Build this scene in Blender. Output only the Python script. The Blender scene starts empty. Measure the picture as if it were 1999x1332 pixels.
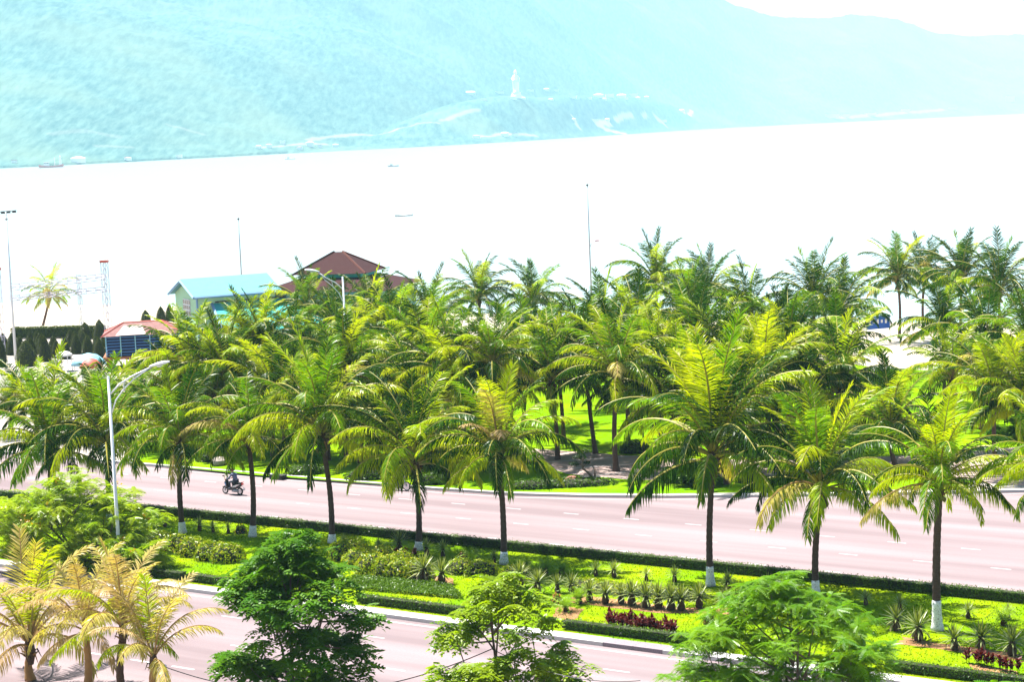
import bpy, math, random
import numpy as np
from mathutils import Vector, Matrix
R = math.radians
PI = math.pi
random.seed(7)
rng = np.random.default_rng(11)
S = bpy.context.scene
COL = S.collection

# ---------------------------------------------------------------- camera, sky, sun, exposure
FPX = 4000.0                      # focal length in photograph pixels (1999 wide)
CAMH = 22.39
PITCH = math.atan(412 / FPX)
ROLL = R(-2.4)
cam_d = bpy.data.cameras.new('camera')
cam = bpy.data.objects.new('camera', cam_d)
COL.objects.link(cam)
cam_d.sensor_width = 36.0
cam_d.lens = 36.0 * FPX / 1999.0
cam_d.clip_start = 0.5
cam_d.clip_end = 60000
CAMROT = Matrix.Rotation(PI / 2 - PITCH, 4, 'X') @ Matrix.Rotation(ROLL, 4, 'Z')
cam.matrix_world = Matrix.Translation((0, 0, CAMH)) @ CAMROT
S.camera = cam

SUN_EL, SUN_AZ = R(64), R(-50)    # azimuth measured from +Y towards +X
sdir = Vector((math.sin(SUN_AZ) * math.cos(SUN_EL), math.cos(SUN_AZ) * math.cos(SUN_EL), math.sin(SUN_EL)))
w = bpy.data.worlds.new('World')
S.world = w
w.use_nodes = True
nt = w.node_tree
bg = nt.nodes['Background']
sky = nt.nodes.new('ShaderNodeTexSky')
sky.sky_type = 'NISHITA'
sky.sun_disc = False
sky.sun_elevation = SUN_EL
sky.sun_rotation = SUN_AZ
sky.air_density = 0.9
sky.dust_density = 0.2
sky.ozone_density = 0.0
nt.links.new(sky.outputs[0], bg.inputs[0])
bg.inputs[1].default_value = 0.05
sl = bpy.data.lights.new('sun', 'SUN')
sl.energy = 5.0
sl.angle = R(0.5)
sl.color = (1.0, 0.96, 0.9)
so = bpy.data.objects.new('sun', sl)
COL.objects.link(so)
so.rotation_euler = sdir.to_track_quat('Z', 'Y').to_euler()
so.location = (0, 0, 60)
S.view_settings.view_transform = 'Standard'
S.view_settings.look = 'None'
S.view_settings.gamma = 1.0
S.view_settings.exposure = 1.95
S.render.engine = 'CYCLES'
S.cycles.use_denoising = True
S.cycles.max_bounces = 4
S.cycles.diffuse_bounces = 1
S.cycles.transmission_bounces = 4
S.cycles.volume_bounces = 1
S.cycles.caustics_reflective = False
S.cycles.caustics_refractive = False

# ---------------------------------------------------------------- survey helpers (photo pixel -> place on the ground)
def ray(px, py):
    d = Vector(((px - 999.5) / FPX, -(py - 666.0) / FPX, -1.0))
    return (CAMROT.to_3x3() @ d)
def P(px, py, z=0.0):
    d = ray(px, py)
    t = (z - CAMH) / d.z
    return Vector((d.x * t, d.y * t, z))
def PD(px, py, Y):
    d = ray(px, py)
    t = Y / d.y
    return Vector((d.x * t, Y, CAMH + d.z * t))
DU = Vector((0.8153, -0.579, 0))   # along the avenue
DV = Vector((0.579, 0.8153, 0))    # across the avenue, seawards
def UV(u, v, z=0.0):
    p = DU * u + DV * v
    return Vector((p.x, p.y, z))
def uv(p):
    return p.x * DU.x + p.y * DU.y, p.x * DV.x + p.y * DV.y
def PV(px, v, z=0.0):
    lo, hi = 300.0, 4000.0
    for _ in range(50):
        m = (lo + hi) / 2
        if uv(P(px, m, z))[1] > v: lo = m
        else: hi = m
    return P(px, (lo + hi) / 2, z)

# ---------------------------------------------------------------- mesh helpers
class MB:
    def __init__(s):
        s.v, s.f, s.m, s.t = [], [], [], []
    def add(s, vs, fs, mi=0, tip=None):
        o = len(s.v)
        s.v.extend([tuple(x) for x in vs])
        s.f.extend([tuple(i + o for i in f) for f in fs])
        s.m.extend([mi] * len(fs))
        s.t.extend(tip if tip is not None else [0.0] * len(vs))
    def box(s, c, d, mi=0, rz=0.0, top=1.0):
        x, y, z = d[0] / 2, d[1] / 2, d[2] / 2
        ca, sa = math.cos(rz), math.sin(rz)
        vs = []
        for dz, k in ((-z, 1.0), (z, top)):
            for a, b in ((-x, -y), (x, -y), (x, y), (-x, y)):
                a *= k; b *= k
                vs.append((c[0] + a * ca - b * sa, c[1] + a * sa + b * ca, c[2] + dz))
        s.add(vs, [(3, 2, 1, 0), (4, 5, 6, 7), (0, 1, 5, 4), (1, 2, 6, 5), (2, 3, 7, 6), (3, 0, 4, 7)], mi)
    def tube(s, pts, rad, n=8, mi=0, cap=True, tip=None):
        pts = [Vector(p) for p in pts]
        if not hasattr(rad, '__len__'): rad = [rad] * len(pts)
        vs, fs, tp = [], [], []
        ref = None
        for i, p in enumerate(pts):
            t = (pts[min(i + 1, len(pts) - 1)] - pts[max(i - 1, 0)])
            t = t.normalized() if t.length > 1e-9 else Vector((0, 0, 1))
            if ref is None:
                ref = Vector((1, 0, 0)) if abs(t.x) < 0.8 else Vector((0, 1, 0))
            a = (ref - t * ref.dot(t)).normalized()
            ref = a
            b = t.cross(a)
            for k in range(n):
                an = 2 * PI * k / n
                vs.append(p + (a * math.cos(an) + b * math.sin(an)) * rad[i])
                tp.append(tip[i] if tip else 0.0)
        for i in range(len(pts) - 1):
            for k in range(n):
                fs.append((i * n + k, i * n + (k + 1) % n, (i + 1) * n + (k + 1) % n, (i + 1) * n + k))
        if cap:
            fs.append(tuple(range(n - 1, -1, -1)))
            fs.append(tuple((len(pts) - 1) * n + k for k in range(n)))
        s.add(vs, fs, mi, tp)
    def lathe(s, prof, n=16, c=(0, 0, 0), mi=0, wob=0.0, axis='Z'):
        vs, fs = [], []
        for r, z in prof:
            for k in range(n):
                a = 2 * PI * k / n
                rr = r * (1 + random.uniform(-wob, wob))
                x, y = rr * math.cos(a), rr * math.sin(a)
                q = (x, y, z) if axis == 'Z' else (x, z, y)
                vs.append((c[0] + q[0], c[1] + q[1], c[2] + q[2]))
        for i in range(len(prof) - 1):
            for k in range(n):
                fs.append((i * n + k, i * n + (k + 1) % n, (i + 1) * n + (k + 1) % n, (i + 1) * n + k))
        fs.append(tuple(range(n - 1, -1, -1)))
        fs.append(tuple((len(prof) - 1) * n + k for k in range(n)))
        s.add(vs, fs, mi)
    def mesh(s, name, mats, smooth=False):
        me = bpy.data.meshes.new(name)
        me.from_pydata([tuple(x) for x in s.v], [], s.f)
        if not isinstance(mats, (list, tuple)): mats = [mats]
        for m in mats: me.materials.append(m)
        me.polygons.foreach_set('material_index', s.m)
        if any(s.t):
            at = me.attributes.new('tip', 'FLOAT', 'POINT')
            at.data.foreach_set('value', s.t)
        if smooth:
            me.polygons.foreach_set('use_smooth', [True] * len(me.polygons))
        me.update()
        return me
    def build(s, name, mats, parent=None, smooth=False, **kw):
        return link(name, s.mesh(name, mats, smooth), parent, **kw)

def np_mesh(name, V, F, mat, smooth=False, tip=None):
    me = bpy.data.meshes.new(name)
    V = np.asarray(V, dtype=np.float32); F = np.asarray(F, dtype=np.int32)
    me.vertices.add(len(V)); me.vertices.foreach_set('co', V.ravel())
    k = F.shape[1]
    me.loops.add(F.size); me.loops.foreach_set('vertex_index', F.ravel())
    me.polygons.add(len(F)); me.polygons.foreach_set('loop_start', np.arange(0, F.size, k, dtype=np.int32))
    me.materials.append(mat)
    if tip is not None:
        at = me.attributes.new('tip', 'FLOAT', 'POINT')
        at.data.foreach_set('value', np.asarray(tip, dtype=np.float32))
    me.update(calc_edges=True)
    me.validate()
    if smooth: me.polygons.foreach_set('use_smooth', np.ones(len(me.polygons), dtype=bool))
    return me

def link(name, data, parent=None, loc=None, rot=None, scale=None, label=None, cat=None, group=None, kind=None):
    o = bpy.data.objects.new(name, data)
    COL.objects.link(o)
    if parent is not None: o.parent = parent
    if loc is not None: o.location = loc
    if rot is not None: o.rotation_euler = rot
    if scale is not None: o.scale = scale if hasattr(scale, '__len__') else (scale,) * 3
    if label: o['label'] = label
    if cat: o['category'] = cat
    if group: o['group'] = group
    if kind: o['kind'] = kind
    return o
def thing(name, loc, label, cat, group=None, rz=0.0, scale=1.0):
    return link(name, None, None, loc, (0, 0, rz), scale, label, cat, group)
def copy_tree(src, loc, rz=0.0, scale=1.0, label=None, group=None, tilt=(0, 0)):
    c = src.copy(); COL.objects.link(c)
    c.location = loc; c.rotation_euler = (tilt[0], tilt[1], rz); c.scale = (scale,) * 3
    if label: c['label'] = label
    if group: c['group'] = group
    for ch in list(src.children):
        k = ch.copy(); COL.objects.link(k); k.parent = c
        for g in list(ch.children):
            q = g.copy(); COL.objects.link(q); q.parent = k
    return c

# ---------------------------------------------------------------- materials
def newmat(name):
    m = bpy.data.materials.new(name); m.use_nodes = True
    n = m.node_tree; n.nodes.clear()
    out = n.nodes.new('ShaderNodeOutputMaterial')
    return m, n, out
def solid(name, col, rough=0.7, var=0.12, scale=3.0, bump=0.0, metal=0.0, spec=0.4, stretch=None):
    m, n, out = newmat(name)
    b = n.nodes.new('ShaderNodeBsdfPrincipled')
    tc = n.nodes.new('ShaderNodeTexCoord')
    mp = n.nodes.new('ShaderNodeMapping')
    if stretch: mp.inputs['Scale'].default_value = stretch
    n.links.new(tc.outputs['Object'], mp.inputs[0])
    no = n.nodes.new('ShaderNodeTexNoise'); no.inputs['Scale'].default_value = scale; no.inputs['Detail'].default_value = 6
    n.links.new(mp.outputs[0], no.inputs['Vector'])
    mx = n.nodes.new('ShaderNodeMix'); mx.data_type = 'RGBA'
    mx.inputs[6].default_value = (*[max(0, c * (1 - var)) for c in col], 1)
    mx.inputs[7].default_value = (*[min(1, c * (1 + var)) for c in col], 1)
    n.links.new(no.outputs['Fac'], mx.inputs[0])
    n.links.new(mx.outputs[2], b.inputs['Base Color'])
    b.inputs['Roughness'].default_value = rough
    b.inputs['Metallic'].default_value = metal
    b.inputs['Specular IOR Level'].default_value = spec
    if bump:
        bp = n.nodes.new('ShaderNodeBump'); bp.inputs['Strength'].default_value = bump; bp.inputs['Distance'].default_value = 0.05
        n.links.new(no.outputs['Fac'], bp.inputs['Height']); n.links.new(bp.outputs[0], b.inputs['Normal'])
    n.links.new(b.outputs[0], out.inputs[0])
    return m
def leafmat(name, ca, cb, tip=None, trans=0.4, gloss=0.12, nscale=0.9, rnd=0.6):
    """two leaf colours mixed by a per-leaf random value and a soft noise; 'tip' tints the blade ends"""
    m, n, out = newmat(name)
    L = n.links
    oi = n.nodes.new('ShaderNodeObjectInfo')
    tc = n.nodes.new('ShaderNodeTexCoord')
    no = n.nodes.new('ShaderNodeTexNoise'); no.inputs['Scale'].default_value = nscale; no.inputs['Detail'].default_value = 4
    L.new(tc.outputs['Object'], no.inputs['Vector'])
    mr = n.nodes.new('ShaderNodeMapRange'); mr.inputs[1].default_value = 0.32; mr.inputs[2].default_value = 0.68
    L.new(no.outputs['Fac'], mr.inputs[0])
    mm = n.nodes.new('ShaderNodeMix'); mm.inputs[0].default_value = rnd
    L.new(mr.outputs[0], mm.inputs[2]); L.new(oi.outputs['Random'], mm.inputs[3])
    mx = n.nodes.new('ShaderNodeMix'); mx.data_type = 'RGBA'
    mx.inputs[6].default_value = (*ca, 1); mx.inputs[7].default_value = (*cb, 1)
    L.new(mm.outputs[0], mx.inputs[0])
    col = mx.outputs[2]
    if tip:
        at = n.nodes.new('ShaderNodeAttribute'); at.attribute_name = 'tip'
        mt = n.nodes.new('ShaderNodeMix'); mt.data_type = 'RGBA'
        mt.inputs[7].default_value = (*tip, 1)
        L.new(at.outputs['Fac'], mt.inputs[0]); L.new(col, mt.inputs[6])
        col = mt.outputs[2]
    d = n.nodes.new('ShaderNodeBsdfDiffuse'); L.new(col, d.inputs[0])
    t = n.nodes.new('ShaderNodeBsdfTranslucent')
    tm = n.nodes.new('ShaderNodeMix'); tm.data_type = 'RGBA'; tm.blend_type = 'MULTIPLY'; tm.inputs[0].default_value = 1
    tm.inputs[7].default_value = (1.35, 1.4, 0.3, 1)
    L.new(col, tm.inputs[6]); L.new(tm.outputs[2], t.inputs[0])
    s1 = n.nodes.new('ShaderNodeMixShader'); s1.inputs[0].default_value = trans
    L.new(d.outputs[0], s1.inputs[1]); L.new(t.outputs[0], s1.inputs[2])
    g = n.nodes.new('ShaderNodeBsdfGlossy'); g.inputs['Roughness'].default_value = 0.42
    g.inputs[0].default_value = (1, 1, 1, 1)
    fr = n.nodes.new('ShaderNodeFresnel'); fr.inputs[0].default_value = 1.35
    fm = n.nodes.new('ShaderNodeMath'); fm.operation = 'MULTIPLY'; fm.inputs[1].default_value = gloss * 0.25
    L.new(fr.outputs[0], fm.inputs[0])
    s2 = n.nodes.new('ShaderNodeMixShader')
    L.new(fm.outputs[0], s2.inputs[0]); L.new(s1.outputs[0], s2.inputs[1]); L.new(g.outputs[0], s2.inputs[2])
    L.new(s2.outputs[0], out.inputs[0])
    return m

M = {}
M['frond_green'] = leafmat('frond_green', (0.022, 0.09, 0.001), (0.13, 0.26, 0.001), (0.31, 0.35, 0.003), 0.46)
M['frond_deep_shade'] = leafmat('frond_deep_shade', (0.003, 0.02, 0.001), (0.016, 0.062, 0.001), (0.1, 0.18, 0.004), 0.35)  # deep green of older fronds, darkened to put crown shade into the colour
M['frond_lime'] = leafmat('frond_lime', (0.15, 0.29, 0.001), (0.39, 0.42, 0.001), (0.52, 0.47, 0.006), 0.48)  # lime fronds; their share also paints sunlit highlights into the crowns
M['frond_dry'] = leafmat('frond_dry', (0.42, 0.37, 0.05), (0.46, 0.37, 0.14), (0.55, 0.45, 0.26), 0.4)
M['frond_brown'] = leafmat('frond_brown', (0.34, 0.22, 0.08), (0.44, 0.32, 0.16), (0.48, 0.36, 0.22), 0.3)
M['rachis'] = solid('rachis', (0.27, 0.24, 0.03), 0.5, 0.25, 2)
M['rachis_dry'] = solid('rachis_dry', (0.34, 0.2, 0.06), 0.6, 0.25, 2)
M['trunk'] = solid('trunk', (0.066, 0.037, 0.03), 0.9, 0.55, 5, 0.6, stretch=(1, 1, 5))
M['trunk_park'] = solid('trunk_park', (0.11, 0.06, 0.045), 0.9, 0.5, 5, 0.6, stretch=(1, 1, 5))
m = solid('whitewash', (0.74, 0.74, 0.74), 0.9, 0.3, 9, 0.7)
_n = m.node_tree; _b = next(q for q in _n.nodes if q.type == 'BSDF_PRINCIPLED')
_src = _b.inputs['Base Color'].links[0].from_socket
_v = _n.nodes.new('ShaderNodeTexNoise'); _v.inputs['Scale'].default_value = 16; _v.inputs['Detail'].default_value = 7
_tc = next(q for q in _n.nodes if q.type == 'TEX_COORD'); _n.links.new(_tc.outputs['Object'], _v.inputs['Vector'])
_r = _n.nodes.new('ShaderNodeMapRange'); _r.inputs[1].default_value = 0.56; _r.inputs[2].default_value = 0.66; _r.inputs[4].default_value = 0.75
_n.links.new(_v.outputs['Fac'], _r.inputs[0])
_x = _n.nodes.new('ShaderNodeMix'); _x.data_type = 'RGBA'; _x.inputs[7].default_value = (0.16, 0.1, 0.08, 1)
_n.links.new(_r.outputs[0], _x.inputs[0]); _n.links.new(_src, _x.inputs[6]); _n.links.new(_x.outputs[2], _b.inputs['Base Color'])
M['whitewash'] = m
M['fibre'] = solid('fibre', (0.07, 0.035, 0.018), 0.95, 0.5, 9, 0.8)
M['coconut'] = solid('coconut', (0.10, 0.10, 0.015), 0.5, 0.3, 4)
M['sheath'] = solid('sheath', (0.26, 0.13, 0.035), 0.7, 0.4, 3)
M['bark'] = solid('bark', (0.13, 0.085, 0.06), 0.9, 0.4, 6, 0.5)
M['flame_leaf'] = leafmat('flame_leaf', (0.085, 0.2, 0.004), (0.24, 0.32, 0.005), (0.3, 0.36, 0.01), 0.45, nscale=0.55, rnd=0.1)
M['flame_lime'] = leafmat('flame_lime', (0.15, 0.3, 0.002), (0.32, 0.39, 0.004), (0.33, 0.38, 0.01), 0.46, nscale=0.6, rnd=0.1)
M['flame_mid'] = leafmat('flame_mid', (0.05, 0.18, 0.004), (0.14, 0.27, 0.005), (0.24, 0.32, 0.01), 0.42, nscale=0.55, rnd=0.1)
M['dark_leaf'] = leafmat('dark_leaf', (0.022, 0.1, 0.006), (0.075, 0.18, 0.004), (0.14, 0.22, 0.008), 0.32, nscale=0.55, rnd=0.1, gloss=0.05)
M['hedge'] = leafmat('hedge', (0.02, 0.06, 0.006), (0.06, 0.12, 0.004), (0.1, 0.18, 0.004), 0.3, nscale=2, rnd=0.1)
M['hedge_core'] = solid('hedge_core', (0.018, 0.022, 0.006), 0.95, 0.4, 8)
M['topiary'] = leafmat('topiary', (0.022, 0.038, 0.004), (0.05, 0.075, 0.006), (0.09, 0.1, 0.01), 0.25, nscale=2, rnd=0.3)
M['bush'] = leafmat('bush', (0.08, 0.18, 0.003), (0.22, 0.31, 0.003), (0.38, 0.38, 0.01), 0.3, nscale=1.4, rnd=0.1)
M['flower_yellow'] = leafmat('flower_yellow', (0.5, 0.4, 0.01), (0.6, 0.5, 0.08), None, 0.4)
M['flower_red'] = leafmat('flower_red', (0.45, 0.06, 0.05), (0.5, 0.16, 0.1), None, 0.4)
M['flower_orange'] = leafmat('flower_orange', (0.42, 0.2, 0.01), (0.45, 0.28, 0.03), None, 0.4)
M['cordyline'] = leafmat('cordyline', (0.03, 0.003, 0.005), (0.08, 0.008, 0.008), (0.12, 0.015, 0.012), 0.2, nscale=2, rnd=0.6)
M['yucca'] = leafmat('yucca', (0.05, 0.085, 0.02), (0.10, 0.14, 0.03), (0.3, 0.32, 0.1), 0.25, nscale=2, rnd=0.6, gloss=0.2)
M['yucca_pale'] = leafmat('yucca_pale', (0.12, 0.19, 0.03), (0.2, 0.25, 0.06), (0.36, 0.38, 0.14), 0.25, nscale=2, rnd=0.6, gloss=0.2)
M['yucca_dry'] = leafmat('yucca_dry', (0.3, 0.23, 0.12), (0.4, 0.33, 0.2), None, 0.2, rnd=0.5)
M['cycad'] = leafmat('cycad', (0.10, 0.21, 0.006), (0.17, 0.27, 0.01), (0.22, 0.3, 0.02), 0.35, rnd=0.5)
M['white_metal'] = solid('white_metal', (0.62, 0.64, 0.68), 0.4, 0.06, 4, spec=0.5)
M['grey_metal'] = solid('grey_metal', (0.3, 0.32, 0.36), 0.45, 0.12, 4, metal=0.3)
M['dark_metal'] = solid('dark_metal', (0.03, 0.028, 0.03), 0.5, 0.2, 4)
M['truss'] = solid('truss', (0.42, 0.38, 0.46), 0.4, 0.2, 4, metal=0.2)
M['red_paint'] = solid('red_paint', (0.45, 0.06, 0.03), 0.6, 0.2, 4)
M['black_plastic'] = solid('black_plastic', (0.012, 0.012, 0.016), 0.35, 0.2, 6, spec=0.5)
M['rubber'] = solid('rubber', (0.012, 0.012, 0.012), 0.85, 0.2, 6)
M['chrome'] = solid('chrome', (0.6, 0.6, 0.62), 0.25, 0.05, 6, metal=0.8)
M['lamp_red'] = solid('lamp_red', (0.5, 0.02, 0.02), 0.25, 0.05, 6, spec=0.5)
M['skin'] = solid('skin', (0.42, 0.24, 0.16), 0.6, 0.08, 6)
M['jacket'] = solid('jacket', (0.11, 0.13, 0.21), 0.85, 0.25, 6, 0.3)
M['trousers'] = solid('trousers', (0.02, 0.025, 0.04), 0.85, 0.25, 6, 0.3)
M['helmet'] = solid('helmet', (0.13, 0.02, 0.025), 0.25, 0.1, 6, spec=0.5)
M['panel_blue'] = solid('panel_blue', (0.05, 0.2, 0.42), 0.3, 0.1, 4, spec=0.5)
M['kerb'] = solid('kerb', (0.46, 0.44, 0.42), 0.85, 0.15, 6, 0.3)
M['kerb_worn'] = solid('kerb_worn', (0.2, 0.165, 0.18), 0.9, 0.5, 14, 0.4)
M['iron'] = solid('iron', (0.018, 0.017, 0.017), 0.7, 0.3, 8)
M['paint_white'] = solid('paint_white', (0.34, 0.32, 0.32), 0.8, 0.18, 7)
M['stone'] = solid('stone', (0.26, 0.22, 0.19), 0.9, 0.4, 2.5, 0.9)
M['stone_red'] = solid('stone_red', (0.2, 0.08, 0.06), 0.9, 0.4, 2.5, 0.9)
M['soil'] = solid('soil', (0.24, 0.12, 0.045), 0.95, 0.4, 3, 0.5)
M['mint'] = solid('mint', (0.4, 0.64, 0.4), 0.85, 0.06, 1.5)
M['teal'] = solid('teal', (0.06, 0.4, 0.37), 0.7, 0.08, 1.5, spec=0.1)
M['sky_blue_roof'] = solid('sky_blue_roof', (0.115, 0.29, 0.31), 0.7, 0.1, 1.5, spec=0.1)
M['blue_trim'] = solid('blue_trim', (0.16, 0.3, 0.46), 0.6, 0.08, 1.5)
M['dark_glass'] = solid('dark_glass', (0.012, 0.015, 0.018), 0.15, 0.1, 2, spec=0.6)
M['brown_tile'] = solid('brown_tile', (0.045, 0.018, 0.018), 0.9, 0.4, 5, 0.5, stretch=(1, 1, 6), spec=0.1)
M['brown_ridge'] = solid('brown_ridge', (0.12, 0.05, 0.04), 0.85, 0.25, 5, spec=0.1)
M['pink_tile'] = solid('pink_tile', (0.2, 0.105, 0.095), 0.85, 0.5, 3, 0.4, spec=0.1)
M['pale_sheet'] = solid('pale_sheet', (0.45, 0.36, 0.34), 0.7, 0.15, 2)
M['slat_blue'] = solid('slat_blue', (0.03, 0.12, 0.32), 0.6, 0.2, 3)
M['navy'] = solid('navy', (0.008, 0.014, 0.05), 0.8, 0.2, 3)
M['orange_wood'] = solid('orange_wood', (0.3, 0.09, 0.03), 0.7, 0.25, 3)
M['canopy_blue'] = solid('canopy_blue', (0.2, 0.42, 0.52), 0.6, 0.2, 1.6)
M['canopy_red'] = solid('canopy_red', (0.42, 0.07, 0.045), 0.6, 0.25, 1.6)
M['banner_blue'] = solid('banner_blue', (0.012, 0.09, 0.4), 0.6, 0.1, 2)
M['white_wall'] = solid('white_wall', (0.72, 0.71, 0.69), 0.8, 0.06, 0.05)
M['marble'] = solid('marble', (0.8, 0.79, 0.77), 0.6, 0.04, 0.1)
M['far_roof'] = solid('far_roof', (0.32, 0.14, 0.1), 0.85, 0.15, 0.2)
M['globe'] = solid('globe', (0.75, 0.75, 0.72), 0.25, 0.03, 3, spec=0.5)
M['cable'] = solid('cable', (0.015, 0.015, 0.015), 0.6, 0.2, 6)
M['bonsai'] = leafmat('bonsai', (0.012, 0.03, 0.006), (0.03, 0.055, 0.006), None, 0.2, nscale=3, rnd=0.2)

def ground_mat(name, c1, c2, c3=None, s1=0.35, s2=6.0, rough=0.9, stretch=(1, 1, 1), rz=0.0, bump=0.2, mix2=0.45):
    m, n, out = newmat(name); L = n.links
    b = n.nodes.new('ShaderNodeBsdfPrincipled'); b.inputs['Roughness'].default_value = rough; b.inputs['Specular IOR Level'].default_value = 0.0
    tc = n.nodes.new('ShaderNodeTexCoord')
    mp = n.nodes.new('ShaderNodeMapping'); mp.inputs['Rotation'].default_value = (0, 0, rz)
    mp2 = n.nodes.new('ShaderNodeMapping'); mp2.inputs['Scale'].default_value = stretch
    L.new(tc.outputs['Object'], mp.inputs[0]); L.new(mp.outputs[0], mp2.inputs[0])
    a = n.nodes.new('ShaderNodeTexNoise'); a.inputs['Scale'].default_value = s1; a.inputs['Detail'].default_value = 5
    c = n.nodes.new('ShaderNodeTexNoise'); c.inputs['Scale'].default_value = s2; c.inputs['Detail'].default_value = 8
    L.new(mp2.outputs[0], a.inputs['Vector']); L.new(mp.outputs[0], c.inputs['Vector'])
    r = n.nodes.new('ShaderNodeMapRange'); r.inputs[1].default_value = 0.35; r.inputs[2].default_value = 0.65
    L.new(a.outputs['Fac'], r.inputs[0])
    mx = n.nodes.new('ShaderNodeMix'); mx.data_type = 'RGBA'
    mx.inputs[6].default_value = (*c1, 1); mx.inputs[7].default_value = (*c2, 1); L.new(r.outputs[0], mx.inputs[0])
    r2 = n.nodes.new('ShaderNodeMapRange'); r2.inputs[1].default_value = 0.4; r2.inputs[2].default_value = 0.75; r2.inputs[4].default_value = mix2
    L.new(c.outputs['Fac'], r2.inputs[0])
    m2 = n.nodes.new('ShaderNodeMix'); m2.data_type = 'RGBA'; m2.inputs[7].default_value = (*(c3 or c1), 1)
    L.new(mx.outputs[2], m2.inputs[6]); L.new(r2.outputs[0], m2.inputs[0])
    L.new(m2.outputs[2], b.inputs['Base Color'])
    if bump:
        bp = n.nodes.new('ShaderNodeBump'); bp.inputs['Strength'].default_value = bump; bp.inputs['Distance'].default_value = 0.06
        L.new(c.outputs['Fac'], bp.inputs['Height']); L.new(bp.outputs[0], b.inputs['Normal'])
    L.new(b.outputs[0], out.inputs[0])
    return m
AV = math.atan2(DU.y, DU.x)
M['asphalt'] = ground_mat('asphalt', (0.168, 0.13, 0.134), (0.24, 0.19, 0.194), (0.16, 0.122, 0.127), 0.5, 9, 0.85, (0.05, 1.1, 1), -AV, 0.12, 0.3)
M['lawn'] = ground_mat('lawn', (0.1, 0.2, 0.002), (0.19, 0.25, 0.003), (0.075, 0.16, 0.002), 0.28, 7, 0.95, bump=0.3, mix2=0.3)
M['park_lawn'] = ground_mat('park_lawn', (0.095, 0.22, 0.002), (0.17, 0.26, 0.003), (0.07, 0.17, 0.002), 0.2, 5, 0.95, bump=0.5)
M['sand'] = ground_mat('sand', (0.38, 0.33, 0.26), (0.46, 0.4, 0.33), (0.34, 0.29, 0.22), 0.1, 3, 0.95, bump=0.3)
M['paving'] = ground_mat('paving', (0.3, 0.225, 0.205), (0.36, 0.275, 0.25), (0.26, 0.19, 0.17), 0.5, 5, 0.9, bump=0.15)
M['paving_pale'] = ground_mat('paving_pale', (0.3, 0.27, 0.24), (0.37, 0.33, 0.29), (0.27, 0.24, 0.21), 0.5, 5, 0.9, bump=0.15)

# sea
m, n, out = newmat('sea')
b = n.nodes.new('ShaderNodeBsdfPrincipled')
b.inputs['Base Color'].default_value = (0.27, 0.31, 0.3, 1)
b.inputs['Roughness'].default_value = 0.22
b.inputs['IOR'].default_value = 1.33
tc = n.nodes.new('ShaderNodeTexCoord')
no = n.nodes.new('ShaderNodeTexNoise'); no.inputs['Scale'].default_value = 0.35; no.inputs['Detail'].default_value = 4
n.links.new(tc.outputs['Object'], no.inputs['Vector'])
bp = n.nodes.new('ShaderNodeBump'); bp.inputs['Strength'].default_value = 0.35; bp.inputs['Distance'].default_value = 0.3
n.links.new(no.outputs['Fac'], bp.inputs['Height']); n.links.new(bp.outputs[0], b.inputs['Normal'])
n.links.new(b.outputs[0], out.inputs[0])
M['sea'] = m
# forested hill with bare earth where the 'tip' attribute says so
m, n, out = newmat('forest_hill')
b = n.nodes.new('ShaderNodeBsdfDiffuse')
tc = n.nodes.new('ShaderNodeTexCoord')
n1 = n.nodes.new('ShaderNodeTexNoise'); n1.inputs['Scale'].default_value = 0.1; n1.inputs['Detail'].default_value = 9; n1.inputs['Roughness'].default_value = 0.7
n2 = n.nodes.new('ShaderNodeTexNoise'); n2.inputs['Scale'].default_value = 0.0035; n2.inputs['Detail'].default_value = 5
mpf = n.nodes.new('ShaderNodeMapping'); mpf.inputs['Scale'].default_value = (1, 0.12, 0.5)
n.links.new(tc.outputs['Object'], mpf.inputs[0]); n.links.new(mpf.outputs[0], n1.inputs['Vector']); n.links.new(tc.outputs['Object'], n2.inputs['Vector'])
mr = n.nodes.new('ShaderNodeMapRange'); mr.inputs[1].default_value = 0.35; mr.inputs[2].default_value = 0.68
n.links.new(n1.outputs['Fac'], mr.inputs[0])
mx = n.nodes.new('ShaderNodeMix'); mx.data_type = 'RGBA'; mx.inputs[6].default_value = (0.022, 0.064, 0.062, 1); mx.inputs[7].default_value = (0.1, 0.17, 0.138, 1)  # forest greens made bluish and lighter: part of the haze is in the colour
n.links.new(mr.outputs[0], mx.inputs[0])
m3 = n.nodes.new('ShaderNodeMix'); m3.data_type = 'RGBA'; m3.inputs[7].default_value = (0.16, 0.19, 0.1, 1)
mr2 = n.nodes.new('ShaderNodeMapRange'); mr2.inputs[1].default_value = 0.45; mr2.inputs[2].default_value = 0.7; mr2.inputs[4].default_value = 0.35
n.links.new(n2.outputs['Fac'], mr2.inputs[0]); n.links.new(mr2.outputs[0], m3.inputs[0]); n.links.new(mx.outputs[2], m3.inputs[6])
at = n.nodes.new('ShaderNodeAttribute'); at.attribute_name = 'tip'
m4 = n.nodes.new('ShaderNodeMix'); m4.data_type = 'RGBA'; m4.inputs[7].default_value = (0.55, 0.42, 0.36, 1)
n.links.new(at.outputs['Fac'], m4.inputs[0]); n.links.new(m3.outputs[2], m4.inputs[6])
n.links.new(m4.outputs[2], b.inputs[0])
n.links.new(b.outputs[0], out.inputs[0])
M['forest'] = m

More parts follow.
